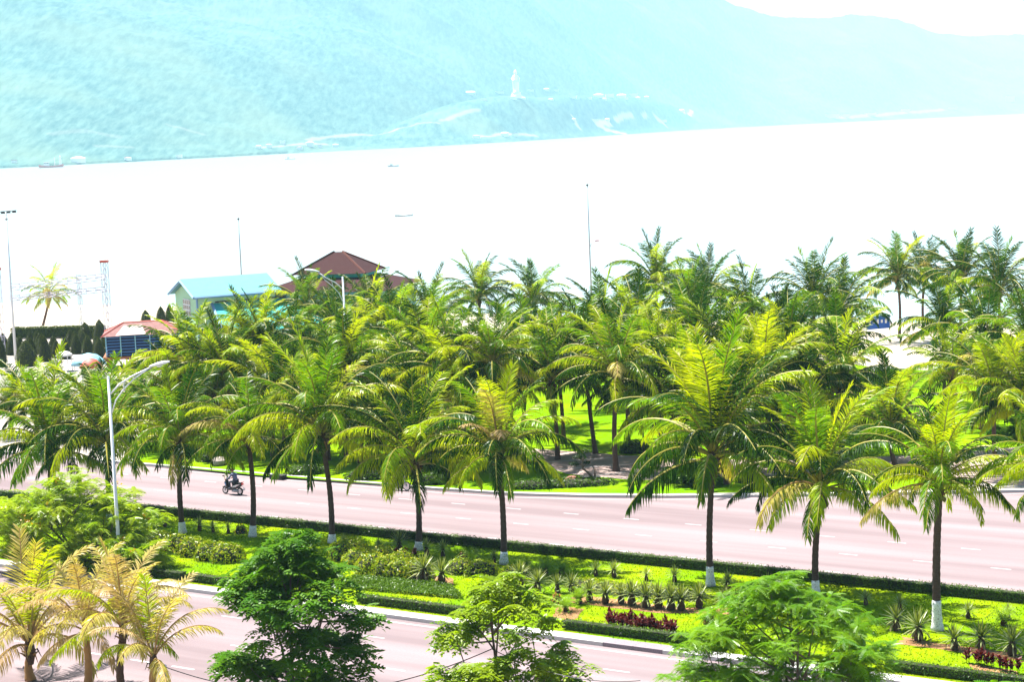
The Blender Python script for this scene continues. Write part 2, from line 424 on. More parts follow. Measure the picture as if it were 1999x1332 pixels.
# ================================================================ THE SETTING
def sheet(name, pts, mat, z=None, kind='structure', sub=None):
    mb = MB()
    mb.add([(p[0], p[1], p[2] if z is None else z) for p in pts], [tuple(range(len(pts)))])
    return mb.build(name, mat, kind=kind)
def strip(name, a, b, mat, kind='structure', parent=None):
    """sheet between two polylines of equal length"""
    mb = MB()
    k = len(a)
    mb.add(list(a) + list(b), [(i, i + 1, k + i + 1, k + i) for i in range(k - 1)])
    return mb.build(name, mat, parent, kind=kind)

V_NEAR0, V_NEAR1 = 56.0, 72.55      # near carriageway
V_MED0, V_MED1 = 73.45, 88.0        # planted median
V_FAR1 = 100.9                      # far kerb
Z_BED = 0.13
sheet('ground', [UV(-420, -80), UV(420, -80), UV(420, 168), UV(-420, 168)], M['paving_pale'], -0.03)
sheet('near_road', [UV(-320, V_NEAR0), UV(220, V_NEAR0), UV(220, V_NEAR1 + 0.2), UV(-320, V_NEAR1 + 0.2)], M['asphalt'], 0.0)
# far kerb line as surveyed: straight, then swinging away at the park entrance on the right
far_px = [(-700, 800), (0, 882), (250, 909), (500, 935), (700, 950), (850, 961), (1000, 968), (1150, 972), (1300, 973), (1500, 971), (1700, 968), (1900, 964), (2150, 958), (2500, 950)]
far_line = []
for x, y in far_px:
    p = P(x, y)
    u_, v_ = uv(p)
    if x <= 850: p = PV(x, V_FAR1)
    far_line.append(p)
far_line.insert(0, UV(-320, V_FAR1))
near_line = []
for p in far_line:
    u_, v_ = uv(p)
    near_line.append(UV(u_, V_MED1 - 0.1))
strip('far_road', near_line, far_line, M['asphalt'])
# beach and sea
strip('beach', [UV(-420, 168, -0.03), UV(420, 168, -0.03)], [UV(-420, 190, -0.4), UV(420, 190, -0.4)], M['sand'])
strip('wet_beach', [UV(-420, 190, -0.4), UV(420, 190, -0.4)], [UV(-420, 250, -4.2), UV(420, 250, -4.2)], M['sand'])
sea_c = UV(0, 205, -3.0)
mb = MB()
mb.add([UV(-5000, 216, -3), UV(700, 216, -3), (9000, 2500, -3), (9000, 15300, -3), (-7500, 15300, -3), (-7500, 5000, -3)], [(0, 1, 2, 3, 4, 5)])
mb.build('sea', M['sea'], kind='structure')

# far hills: one terrain sheet
def sst(a, b, x):
    t = np.clip((x - a) / (b - a), 0, 1)
    return t * t * (3 - 2 * t)
def vnoise(x, y, seed=0):
    xi, yi = np.floor(x).astype(int), np.floor(y).astype(int)
    xf, yf = x - xi, y - yi
    def h(i, j):
        q = (i * 374761393 + j * 668265263 + seed * 974634777) & 0xffffffff
        q = ((q ^ (q >> 13)) * 1274126177) & 0xffffffff
        return ((q ^ (q >> 16)) & 0xffff) / 65535.0
    ux, uy = xf * xf * (3 - 2 * xf), yf * yf * (3 - 2 * yf)
    return (h(xi, yi) * (1 - ux) + h(xi + 1, yi) * ux) * (1 - uy) + (h(xi, yi + 1) * (1 - ux) + h(xi + 1, yi + 1) * ux) * uy
def fbm(x, y, o=5, seed=0):
    a, s, f = 0.5, 0, 1
    for k in range(o):
        s = s + a * vnoise(x * f, y * f, seed + k); a *= 0.5; f *= 2.03
    return s
AK = np.array([-0.6, -0.25, -0.2, -0.1, -0.03, 0.0, 0.05, 0.0975, 0.125, 0.25, 0.45])
MAIN_SH = np.array([2700, 3070, 3200, 3700, 4450, 4900, 6300, 7600, 8100, 10500, 11500])
RIDGE_D = np.array([3000, 3000, 3000, 3000, 3000, 3000, 2700, 2500, 2400, 2200, 2200])
RA = np.array([-0.6, -0.25, -0.1, 0.0, 0.06, 0.1, 0.107, 0.125, 0.133, 0.15, 0.175, 0.185, 0.2125, 0.23, 0.25, 0.3, 0.45])
RY = np.array([-420, -330, -260, -120, -45, 0, 22, 46, 63, 61, 62, 66, 99, 108, 106, 118, 150])   # skyline height in px from image top, level frame
HA = np.array([-0.1, -0.06, -0.03, 0.0, 0.03, 0.06, 0.085, 0.0975])
HS = np.array([3700, 3900, 4100, 4390, 4950, 5800, 6800, 7400])
HH = np.array([0, 33, 78, 100, 112, 112, 84, 14])
AF = np.linspace(-0.6, 0.45, 1051)
def soft(ax, ay, w=25, **k):
    q = np.interp(AF, ax, ay, **k)
    g = np.exp(-0.5 * (np.arange(-3 * w, 3 * w + 1) / w) ** 2); g /= g.sum()
    return np.convolve(np.pad(q, 3 * w, mode='edge'), g, mode='valid')
MAIN_F, RIDGE_F, RY_F = soft(AK, MAIN_SH), soft(AK, RIDGE_D), soft(RA, RY, 5)
HS_F, HH_F = soft(HA, HS, 10), soft(HA, HH, 5, left=0, right=0)
def terrain(X, Y):
    a = X / Y
    sh = np.interp(a, AF, MAIN_F); rd = np.interp(a, AF, RIDGE_F)
    ry = np.interp(a, AF, RY_F)
    Hr = (254 - ry) / FPX * (sh + rd) + CAMH
    t = (Y - sh) / rd
    n1 = fbm(X / 700.0, Y / 700.0, 5, 3) - 0.5
    n2 = fbm(X / 120.0, Y / 120.0, 4, 9) - 0.5
    n3 = fbm(X / 34.0, Y / 52.0, 3, 5) - 0.5
    prof = np.where(t < 1, np.clip(t, 0, 1) ** 1.15, np.clip(1 - (t - 1) * 0.8, 0, 1))
    h = Hr * prof * (1 + 0.85 * n1 * np.clip(1 - np.abs(t - 0.5) * 1.6, 0, 1)) + sst(0, 0.1, t) * n2 * 12
    h = np.where(t > 0, h + 3 + n3 * 6 * sst(0, 0.02, t), -6)
    hs = np.interp(a, AF, HS_F); hh = np.interp(a, AF, HH_F)
    dh = Y - hs
    head = hh * sst(0, 560, dh) * (1 + 0.25 * n1) + 3.5 * sst(0, 60, dh) + n2 * 12 * sst(0, 200, dh) + n3 * 9 * sst(0, 80, dh)
    head = np.where((hh > 0.5) & (dh > 0), head * sst(0, 10, hh) + 0.5, -6)
    fade = sst(0, 1, (hs + 1300 - Y) / 500.0)
    head = head * fade - 6 * (1 - fade)
    return np.maximum(h, head)
aa = np.linspace(-0.33, 0.33, 700)
rr = 2800 * (14500 / 2800.0) ** np.linspace(0, 1, 760)
A_, R_ = np.meshgrid(aa, rr)
X_, Y_ = A_ * R_, R_
Z_ = terrain(X_, Y_) - 3.0
bare = np.zeros_like(X_)
def world_at(px, py, guess):
    """place on the terrain seen along a photo pixel"""
    d = ray(px, py)
    ys = np.linspace(guess[0], guess[1], 1200)
    xs = d.x / d.y * ys; zs = CAMH + d.z / d.y * ys
    g = terrain(xs, ys) - 3.0
    k = np.argmax(g > zs)
    if not (g > zs).any(): k = np.argmin(np.abs(g - zs))
    return Vector((xs[k], ys[k], g[k]))
def bare_line(pts, wid, guess, val=0.9):
    ws = [world_at(x, y, guess) for x, y in pts]
    for p, q in zip(ws[:-1], ws[1:]):
        vx, vy = q.x - p.x, q.y - p.y
        l2 = vx * vx + vy * vy + 1e-6
        t = np.clip(((X_ - p.x) * vx + (Y_ - p.y) * vy) / l2, 0, 1)
        d = np.hypot(X_ - p.x - t * vx, Y_ - p.y - t * vy)
        bare[:] = np.maximum(bare, val * (1 - sst(wid * 0.5, wid, d + 8 * (fbm(X_ / 40, Y_ / 40, 3, 2) - 0.5))))
G1, G2 = (2950, 8500), (3800, 8200)
bare_line([(600, 273), (690, 263), (780, 250), (860, 240)], 5, G1, 0.3)
bare_line([(500, 288), (560, 284), (640, 282)], 5, G1, 0.3)
bare_line([(860, 236), (900, 222), (935, 214)], 8, G1, 0.2)
bare_line([(100, 262), (170, 256), (230, 268)], 12, G1, 0.08)
bare_line([(190, 285), (255, 288)], 8, G1, 0.1)
bare_line([(330, 245), (395, 262)], 8, G1, 0.12)
bare_line([(1162, 241), (1192, 241)], 9, G2, 0.7)
bare_line([(1200, 234), (1235, 224)], 7, G2, 0.6)
bare_line([(1255, 228), (1262, 222)], 7, G2, 0.6)
bare_line([(1180, 252), (1225, 262)], 8, G2, 0.6)
bare_line([(1280, 230), (1300, 245)], 11, G2, 0.6)
bare_line([(1330, 216), (1350, 216)], 9, G2, 0.6)
bare_line([(1120, 230), (1130, 250)], 8, G2, 0.6)
bare_line([(1005, 262), (1050, 266), (930, 268)], 5, G2, 0.35)
bare_line([(1620, 230), (1740, 222), (1840, 214)], 18, (6500, 14000), 0.25)
nr, na = X_.shape
V = np.stack([X_.ravel(), Y_.ravel(), Z_.ravel()], 1)
idx = np.arange(nr * na).reshape(nr, na)
F = np.stack([idx[:-1, :-1].ravel(), idx[:-1, 1:].ravel(), idx[1:, 1:].ravel(), idx[1:, :-1].ravel()], 1)
keep = (Z_.ravel()[F] > -8.5).any(1)
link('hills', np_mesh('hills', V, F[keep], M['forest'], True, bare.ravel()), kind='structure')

# haze: the humid air over the bay
m, n, out = newmat('haze_air')
pv = n.nodes.new('ShaderNodeVolumePrincipled')
pv.inputs['Color'].default_value = (0.5, 0.84, 1.0, 1)
pv.inputs['Density'].default_value = 0.000082
pv.inputs['Anisotropy'].default_value = 0.0
n.links.new(pv.outputs[0], out.inputs['Volume'])
mb = MB(); mb.box((500, 7600, 694.5), (17600, 16000, 1411))
hz = mb.build('haze', m, kind='stuff')

# carriageway markings
def dashes(name, v, u0, u1, ln, gap, z, wd=0.13):
    mb = MB()
    u = u0
    while u < u1:
        a, b2 = UV(u, v - wd / 2, z), UV(u + ln, v - wd / 2, z)
        c, d = UV(u + ln, v + wd / 2, z), UV(u, v + wd / 2, z)
        mb.add([a, b2, c, d], [(0, 1, 2, 3)])
        u += ln + gap
    return mb.build(name, M['paint_white'], kind='structure')
dashes('lane_marking', 90.0, -140, 20, 1.05, 3.05, 0.005)
dashes('lane_marking', 94.0, -141, 20, 1.05, 3.05, 0.005)
dashes('lane_marking', 97.7, -140, 20, 1.05, 3.05, 0.005)
dashes('lane_marking', 69.6, -110, 20, 1.3, 3.0, 0.005)
dashes('lane_marking', 65.6, -110, 20, 1.3, 3.0, 0.005)
dashes('lane_marking', 61.7, -110, 20, 1.3, 1.2, 0.005, 0.16)
dashes('edge_line', 72.2, -160, 60, 60, 0.0, 0.005, 0.16)
dashes('edge_line', 88.55, -160, 60, 60, 0.0, 0.005, 0.1)
el = [p + (UV(0, -0.55) if i < 8 else UV(-0.25, -0.6)) for i, p in enumerate(far_line)]
el2 = [p + (UV(0, -0.68) if i < 8 else UV(-0.3, -0.75)) for i, p in enumerate(far_line)]
strip('edge_line', [Vector((p.x, p.y, 0.005)) for p in el2], [Vector((p.x, p.y, 0.005)) for p in el], M['paint_white'])

# median bed with kerb stones
sheet('median_lawn', [UV(-170, V_MED0), UV(70, V_MED0), UV(70, V_MED1 - 0.3), UV(-170, V_MED1 - 0.3)], M['lawn'], Z_BED)
def kerb_run(name, v0, v1, u0, u1, top, worn=()):
    base = MB(); c = UV((u0 + u1) / 2, (v0 + v1) / 2, top / 2 - 0.02)
    base.box(c, (u1 - u0, (v1 - v0) - 0.06, top - 0.04), 0, AV)
    st = base.build(name, M['kerb'], kind='structure')
    L_ = 1.5
    k = MB(); k.box((0, 0, 0), (L_ - 0.015, v1 - v0, top + 0.02), 0, AV)
    k1 = k.mesh('kerb_stone', M['kerb']); k2 = k.mesh('kerb_stone', M['kerb_worn'])
    u = u0
    while u < u1:
        uc = u + L_ / 2
        wn = any(a < uc < b for a, b in worn)
        link('kerb_stone', k2 if wn else k1, st, UV(uc, (v0 + v1) / 2 + random.uniform(-0.006, 0.006), top / 2 + random.uniform(-0.004, 0.004)))
        u += L_
    return st
ua = uv(P(1160, 1275))[0]
kerb_run('median_kerb', 72.7, 73.5, -100, -28, 0.17, worn=[(ua, ua + 2.3)])
kerb_run('median_kerb', 87.72, 88.05, -112, -22, 0.17)
# park side kerb following the surveyed line
def offset(line, d):
    res = []
    for i, p in enumerate(line):
        t = (line[min(i + 1, len(line) - 1)] - line[max(i - 1, 0)]).normalized()
        nrm = Vector((-t.y, t.x, 0))
        if nrm.y < 0: nrm = -nrm
        res.append(p + nrm * d)
    return res
def resample(line, step):
    res = [line[0]]
    for a, b2 in zip(line[:-1], line[1:]):
        k = max(1, int((b2 - a).length / step))
        for i in range(1, k + 1): res.append(a.lerp(b2, i / k))
    return res
fl = resample(far_line[1:], 2.0)
o1, o2 = offset(fl, 0.0), offset(fl, 0.28)
mb = MB(); k = len(fl)
mb.add([(p.x, p.y, 0) for p in o1] + [(p.x, p.y, 0.16) for p in o1] + [(p.x, p.y, 0.16) for p in o2] + [(p.x, p.y, 0.1) for p in o2],
       [(i, i + 1, k + i + 1, k + i) for i in range(k - 1)] + [(k + i, k + i + 1, 2 * k + i + 1, 2 * k + i) for i in range(k - 1)] + [(2 * k + i, 2 * k + i + 1, 3 * k + i + 1, 3 * k + i) for i in range(k - 1)])
mb.build('park_kerb', M['kerb'], kind='structure')
# park ground: pale paving everywhere, lawns and paths on top
pg = [(p.x, p.y) for p in offset(fl, 0.25)]
sheet('park_pavement', [(x, y, 0.13) for x, y in pg] + [tuple(UV(200, 168, 0.13)), tuple(UV(-420, 168, 0.13))], M['paving_pale'])
lawn_px = [(255, 903), (500, 928), (850, 953), (1000, 960), (1150, 963), (1300, 964), (1450, 962), (1700, 958), (1885, 952), (1940, 905), (2100, 880), (2300, 800), (2150, 740), (1900, 730), (1700, 716), (1500, 690), (1300, 680), (1000, 710), (700, 760), (420, 800), (300, 850)]
sheet('park_lawn', [P(x, y, 0.14) for x, y in lawn_px], M['park_lawn'])
path_px = [(1005, 874), (1150, 884), (1300, 896), (1500, 898), (1700, 893), (1850, 886), (2000, 872), (2250, 860), (2250, 940), (2000, 948), (1930, 944), (1850, 930), (1700, 927), (1500, 930), (1380, 936), (1240, 938), (1110, 926), (1030, 902)]
pth = sheet('park_path', [P(x, y, 0.147) for x, y in path_px], M['paving'])
mb = MB()
for (x0, y0, x1, y1) in [(1040, 905, 1260, 889), (1080, 918, 1330, 898), (1150, 930, 1420, 900), (1300, 934, 1560, 901), (1500, 928, 1720, 899), (1700, 924, 1880, 892), (1900, 920, 2010, 918), (1880, 905, 2020, 903)]:
    a, b2 = P(x0, y0, 0.152), P(x1, y1, 0.152)
    t = (b2 - a).normalized(); nn = Vector((-t.y, t.x, 0)) * 0.09
    mb.add([a - nn, b2 - nn, b2 + nn, a + nn], [(0, 1, 2, 3)])
mb.build('paving_band', M['paint_white'], pth)
# bare soil beds in the median
def patch(name, px, mat, z):
    mb = MB()
    pts = [P(x, y, z) for x, y in px]
    c = sum(pts, Vector()) / len(pts)
    ring = []
    for i, p in enumerate(pts):
        q = pts[(i + 1) % len(pts)]
        for k in range(6):
            r_ = p.lerp(q, k / 6)
            ring.append(c + (r_ - c) * random.uniform(0.9, 1.08))
    mb.add(ring, [tuple(range(len(ring)))])
    return mb.build(name, mat, kind='structure')
for px in [[(1120, 1160), (1330, 1188), (1420, 1186), (1420, 1200), (1280, 1198), (1120, 1178)], [(1180, 1226), (1310, 1242), (1440, 1240), (1430, 1252), (1280, 1250), (1180, 1236)],
           [(1760, 1244), (1830, 1256), (1990, 1278), (1990, 1290), (1830, 1268), (1750, 1258)], [(1890, 1296), (1990, 1312), (1985, 1326), (1900, 1312)], [(845, 1125), (885, 1130), (885, 1144), (850, 1140)], [(1090, 1180), (1140, 1190), (1120, 1215), (1080, 1205)]]:
    patch('soil_bed', px, M['soil'], Z_BED + 0.008)

#@@OBJECTS@@
# ================================================================ COCONUT PALMS
def frond_mb(L, el0, droop, hang, vlift, seed, dexp=1.35, n=68, petiole=0.15, tatter=0.0, lw=0.055, lmax=1.12):
    r = random.Random(seed)
    mb = MB(); rb = MB()
    N = 16
    pts, tans = [], []
    p = Vector((0.10, 0, 0)); sway = r.uniform(-0.18, 0.18)
    for i in range(N + 1):
        t = i / N
        el = el0 - droop * t ** dexp
        az = sway * t * t
        T = Vector((math.cos(el) * math.cos(az), math.cos(el) * math.sin(az), math.sin(el)))
        pts.append(p.copy()); tans.append(T)
        p = p + T * (L / N)
    rb.tube(pts, [0.055 * (1 - 0.85 * i / N) + 0.006 for i in range(N + 1)], 4)
    down = Vector((0, 0, -1))
    for sd in (-1, 1):
        for k in range(n):
            t = petiole + (1 - petiole) * (k + r.uniform(-0.3, 0.3)) / (n - 1)
            t = min(max(t, petiole), 0.995)
            if r.random() < tatter: continue
            fi = t * N; i = min(int(fi), N - 1); f = fi - i
            q = pts[i].lerp(pts[i + 1], f); T = tans[i].lerp(tans[i + 1], f).normalized()
            Sv = Vector((-T.y, T.x, 0))
            if Sv.length < 0.05: Sv = Vector((0, 1, 0))
            Sv = Sv.normalized() * sd
            Nn = T.cross(Sv) * sd
            if Nn.z < 0 and abs(T.z) < 0.95: Nn = -Nn
            tt = (t - petiole) / (1 - petiole)
            ln = lmax * (0.55 + 0.45 * math.sin(min(tt * 2.2, PI / 2))) * (1 - 0.62 * max(0, tt - 0.4) / 0.6) * r.uniform(0.82, 1.1)
            phi = R(70 - 34 * tt + r.uniform(-9, 9))
            D = (T * math.cos(phi) + Sv * math.sin(phi) + Nn * (vlift * (1 - 0.5 * tt) + r.uniform(-0.16, 0.16)) + down * hang * 0.35).normalized()
            w0 = lw * r.uniform(0.75, 1.15); tw = r.gauss(0, 0.55)
            tq = r.uniform(0, 0.35) * (r.random() < 0.5)
            q0 = q; seg = ln / 3
            prev = None
            for j in range(4):
                W = T - D * T.dot(D)
                W = W.normalized() if W.length > 0.05 else Sv
                W = (W * math.cos(tw) + D.cross(W) * math.sin(tw)).normalized()
                ww = w0 * (0.55, 1.0, 0.75, 0.0)[j] * 0.5
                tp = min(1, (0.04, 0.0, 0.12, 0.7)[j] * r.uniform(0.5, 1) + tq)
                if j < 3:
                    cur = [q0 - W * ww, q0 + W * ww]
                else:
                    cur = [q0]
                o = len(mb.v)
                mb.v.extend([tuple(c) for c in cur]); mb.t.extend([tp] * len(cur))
                if prev is not None:
                    if j < 3: mb.f.append((prev, prev + 1, o + 1, o))
                    else: mb.f.append((prev, prev + 1, o))
                    mb.m.append(0)
                prev = o
                D = (D + down * hang * r.uniform(0.6, 1.3) * (0.35 + 0.4 * j)).normalized()
                q0 = q0 + D * seg
    o = len(mb.v)
    mb.v += rb.v; mb.t += [0.0] * len(rb.v)
    mb.f += [tuple(i + o for i in f) for f in rb.f]; mb.m += [1] * len(rb.f)
    return mb
TIERS = [  # elevation at the base, total droop, leaflet hang, V lift, relative length, droop exponent
    (R(85), R(20), 0.08, 0.25, 0.92, 1.5), (R(74), R(50), 0.18, 0.18, 1.0, 1.5), (R(61), R(86), 0.36, 0.06, 1.03, 1.35), (R(47), R(106), 0.6, 0.0, 1.0, 1.15),
    (R(34), R(104), 0.8, 0.0, 0.95, 1.05), (R(20), R(86), 0.9, 0.0, 0.87, 1.0), (R(5), R(66), 0.9, 0.0, 0.72, 1.0), (R(-30), R(46), 0.7, 0.0, 0.55, 1.0)]
FR = {}
for ti, (e, dr, hg, vl, rl, dx_) in enumerate(TIERS):
    for k in range(4):
        rr_ = random.Random(ti * 10 + k)
        mb = frond_mb(4.9 * rr_.uniform(0.9, 1.06) * rl, e, dr * rr_.uniform(0.8, 1.2), hg * rr_.uniform(0.75, 1.2), vl, ti * 31 + k, dexp=dx_,
                      tatter=(0.03, 0.1, 0.05, 0.22)[k])
        for mn, rm in (('frond_green', 'rachis'), ('frond_deep_shade', 'rachis'), ('frond_lime', 'rachis'), ('frond_dry', 'rachis_dry'), ('frond_brown', 'rachis_dry')):
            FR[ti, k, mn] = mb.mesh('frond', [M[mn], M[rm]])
COCO = MB()
for k in range(6):
    a = k * 1.05; rr_ = 0.26
    c = (rr_ * math.cos(a), rr_ * math.sin(a), -0.35 - 0.12 * (k % 2))
    COCO.lathe([(0.02, -0.15), (0.09, -0.1), (0.12, 0), (0.09, 0.1), (0.02, 0.14)], 8, c)
COCO_ME = COCO.mesh('coconut_cluster', M['coconut'], True)
def fibre_mesh():
    mb = MB()
    mb.lathe([(0.15, -0.55), (0.19, -0.3), (0.26, 0.0), (0.24, 0.35), (0.15, 0.75), (0.05, 1.15)], 10, wob=0.12)
    for k in range(9):   # old leaf bases
        a = k * 2.4
        d = Vector((math.cos(a), math.sin(a), 0))
        b0 = d * 0.18 + Vector((0, 0, -0.25 + 0.05 * k))
        mb.tube([b0, b0 + d * 0.16 + Vector((0, 0, 0.12)), b0 + d * 0.34 + Vector((0, 0, 0.2 - 0.5 * (k % 3 == 0)))], [0.07, 0.045, 0.012], 5, k % 2)
    return mb.mesh('crown_fibre', [M['fibre'], M['sheath']])
FIB = fibre_mesh()
def palm(base, crown, label, group, size=1.0, mats=('frond_green',), wts=None, white=0.0, seed=0, tiers=None, trunk='trunk', rad=0.17, name='coconut_palm', coco=True, spear=1.0):
    r = random.Random(seed)
    base = Vector(base); crown = Vector(crown)
    t = thing(name, base, label, 'palm tree', group)
    rel = crown - base
    n = max(8, int(rel.z / 0.16))
    pts, rad_ = [], []
    bend = Vector((r.uniform(-0.15, 0.15), r.uniform(-0.1, 0.1), 0))
    for i in range(n + 1):
        f = i / n
        q = Vector((rel.x * f ** 1.3, rel.y * f ** 1.3, rel.z * f)) + bend * math.sin(f * PI)
        pts.append(q)
        flare = 1 + 0.55 * math.exp(-f * rel.z / 0.35)
        rad_.append(rad * (1 - 0.22 * f) * flare * (1.06 if i % 2 else 0.97))
    mb = MB(); mb.tube(pts, rad_, 10)
    mb.build('trunk', M[trunk], t, True)
    if white:
        k = max(2, int(white / rel.z * n))
        wb = MB(); wb.tube(pts[:k + 1], [x + 0.012 for x in rad_[:k + 1]], 12)
        wb.build('whitewash_band', M['whitewash'], t, True)
    link('crown_fibre', FIB, t, rel, (0, 0, r.uniform(0, 6)), size * 0.9)
    if coco and r.random() < 0.5:
        link('coconut_cluster', COCO_ME, t, rel, (0, 0, r.uniform(0, 6)), size * 0.9)
    az = r.uniform(0, 6.28)
    for ti, cnt in enumerate(tiers or (2, 6, 7, 7, 6, 4, 2, 0)):
        for k in range(cnt):
            az += 2.39996 + r.uniform(-0.3, 0.3)
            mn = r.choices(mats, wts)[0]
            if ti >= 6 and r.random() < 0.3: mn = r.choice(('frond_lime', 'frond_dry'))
            if ti <= 1 and mn == 'frond_dry' and coco: mn = 'frond_green'
            sc = size * r.uniform(0.88, 1.08) * (spear if ti <= 1 else 1)
            zoff = (0.75 - 0.09 * ti) * size
            link('frond', FR[ti, r.randrange(4), mn], t, rel + Vector((0, 0, zoff)), (r.uniform(-0.12, 0.12), r.uniform(-0.1, 0.1), az), sc)
    return t

GM = 'whitewashed coconut palms along the median'
# photo base column, crown column/row, top row, place label
MED = [
    (107, 84.3, 97, 900, 690, 'median palm with bare leaning trunk behind the feathery lime tree, farthest from the entrance'),
    (214, 84.3, 208, 888, 690, 'dark median palm directly behind the tall white street lamp'),
    (357, 83.4, 352, 885, 700, 'median palm with white painted base behind the yellow flowering shrub border'),
    (493, 84.3, 486, 880, 745, 'median palm whose trunk stands just beside the scooter rider'),
    (648, 84.8, 628, 870, 655, 'broad median palm with leaning trunk rising behind the dark leafy roadside tree'),
    (817, 85.2, 810, 925, 715, 'median palm standing beside the parked black motorbike and the yellow shrub bed'),
    (984, 84.2, 975, 915, 715, 'median palm with a tan dried frond hanging at its heart'),
    (1387, 84.3, 1392, 915, 640, 'median palm with tall upright fronds beside the row of yuccas'),
    (1594, 83.6, 1603, 978, 745, 'median palm rising behind the feathery mid-green roadside tree'),
    (1830, 81.0, 1834, 968, 775, 'median palm with a thick trunk and tall whitewashed base among lone yuccas'),
    (2062, 81.5, 2068, 955, 765, 'median palm next after the thick whitewashed one, only its frond tips showing')]
for i, (xb, v, xc, yc, yt, lab) in enumerate(MED):
    b = PV(xb, v, Z_BED)
    c = PD(xc, yc - 8, b.y)
    top = PD(xc, yt, b.y).z
    size = max(0.85, min(1.28, (top - c.z - 0.4) / 4.65))
    palm(b, c, lab, GM, size, ('frond_green', 'frond_deep_shade', 'frond_lime', 'frond_dry'), (3, 4.4, 4, 0.2), (0.65, 0.65, 0.75, 0.65, 0.6, 0.5, 0.75, 1.0, 1.1, 1.35, 1.2)[i], 100 + i, rad=0.19 if i == 9 else 0.165, spear=1.02,
         tiers=(3, 7, 7, 7, 6, 5, 2, 0) if i in (4, 7, 8) else None)
# the tan frond in the heart of the seventh palm
t7 = bpy.data.objects['coconut_palm.006']
b = PV(984, 84.2, Z_BED); rel = PD(975, 915, b.y) - b
for k, (ti, az, s_) in enumerate(((1, -1.75, 0.92), (2, -1.5, 0.75), (2, -2.2, 0.7))):
    o = link('frond', FR[ti, k, 'frond_brown' if k else 'frond_dry'], t7, rel + Vector((0, 0, 0.8)), (0, 0, az), s_)
    o['label'] = 'tan dried frond'

# park palms: photo column, top row, total height
PARK_SOLO = [
    (1205, 578, 1203, 920, 748, 'coconut palm with a clear trunk standing alone on the pink park path'),
    (1640, 598, 1645, 890, 775, 'coconut palm with orange dead fibre under its crown, beside the park boulder'),
    (1858, 640, 1858, 880, 748, 'coconut palm in the park near the white globe lamp and dark round tree'),
    (1412, 700, 1420, 946, 850, 'short park palm with an orange trunk on the kerbside grass'),
    (1226, 690, 1227, 880, 775, 'park palm with a dark shrub at its foot on the shaded lawn')]
GP = 'coconut palms standing apart in the park'
for i, (xt, yt, xb, yb, yc, lab) in enumerate(PARK_SOLO):
    b = P(xb, yb, 0.14); c = PD(xt, yc, b.y); top = PD(xt, yt, b.y).z
    size = max(0.8, min(1.25, (top - c.z - 0.4) / 4.65))
    palm(b, c, lab, GP, size, ('frond_green', 'frond_deep_shade', 'frond_lime', 'frond_dry'), (3, 4, 4, 0.4), 0, 200 + i, trunk='trunk_park', rad=0.17)
GROVE = [(1310, 645), (1570, 640), (1460, 650), (1745, 705), (1510, 560), (345, 650), (440, 610), (640, 540), (765, 545), (374, 585), (472, 572), (580, 588), (600, 518), (717, 570), (725, 523), (628, 655), (807, 640), (822, 520), (824, 568), (935, 495), (945, 585), (995, 612), (1032, 503),
         (1077, 605), (1090, 590), (1175, 524), (1150, 560), (1272, 458), (1352, 540), (1372, 483), (1452, 517), (1575, 484), (1650, 502), (1497, 603), (1751, 455), (1799, 455), (1875, 452),
         (1954, 460), (1841, 532), (1911, 556), (2020, 545), (2010, 640),
         (420, 640), (520, 640), (550, 700), (690, 640), (760, 600), (770, 700), (880, 600), (890, 660), (660, 590), (1010, 560), (1280, 590), (1410, 575), (1540, 560),
         (1940, 640), (345, 735), (15, 722), (62, 712), (165, 722), (262, 716), (285, 735), (410, 720), (900, 720), (510, 560), (1235, 530), (1330, 505), (1620, 560)]
GG = 'coconut palms of the dense park grove'
def grove_label(x, yt, b):
    v_ = uv(b)[1]
    row = 'front row' if v_ < 122 else ('middle' if v_ < 150 else 'beach side')
    if x < 320: return 'coconut palm beyond the avenue near the fabric canopies and topiary garden'
    if x < 560: return 'coconut palm in the %s of the grove before the mint house' % row
    if x < 860: return 'coconut palm in the %s of the grove before the brown pavilion' % row
    if x < 1060: return 'coconut palm in the %s of the grove between pavilion and thin mast' % row
    if x < 1240: return 'coconut palm in the %s of the grove around the thin tall mast' % row
    if x < 1560: return 'coconut palm in the %s of the grove between thin mast and blue banner' % row
    if x < 1780: return 'coconut palm in the %s of the grove around the blue beach banner' % row
    return 'coconut palm in the %s of the grove past the blue beach banner' % row
for i, (x, yt) in enumerate(GROVE):
    r = random.Random(500 + i)
    H = r.uniform(9.8, 11.6)
    p = PD(x, yt, 150)
    d = ray(x, yt)
    tt_ = (H - CAMH) / d.z
    b = Vector((d.x * tt_, d.y * tt_, 0.14))
    u_, v_ = uv(b)
    vmin = 118 if x > 1500 else (113 if x > 1000 else 107)
    if v_ < vmin:
        sc_ = vmin / v_; b = Vector((b.x * sc_, b.y * sc_, 0.14))
        H = CAMH + d.z * (b.y / d.y)
    if v_ > 168: b.z = -0.03
    size = r.uniform(0.92, 1.12)
    size = min(size, max(0.7, (H - 2.0) / 4.9))
    hc = max(2.2, H - 4.55 * size - 0.4)
    near = b.y < 165
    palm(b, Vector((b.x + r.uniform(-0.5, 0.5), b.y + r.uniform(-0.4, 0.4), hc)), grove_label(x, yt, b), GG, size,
         ('frond_green', 'frond_deep_shade', 'frond_lime', 'frond_dry'), (2.8, 4.2, 4.4, 0.35) if yt > 560 else (3, 8, 1.6, 0.15), 0, 300 + i, trunk='trunk_park', rad=0.15)
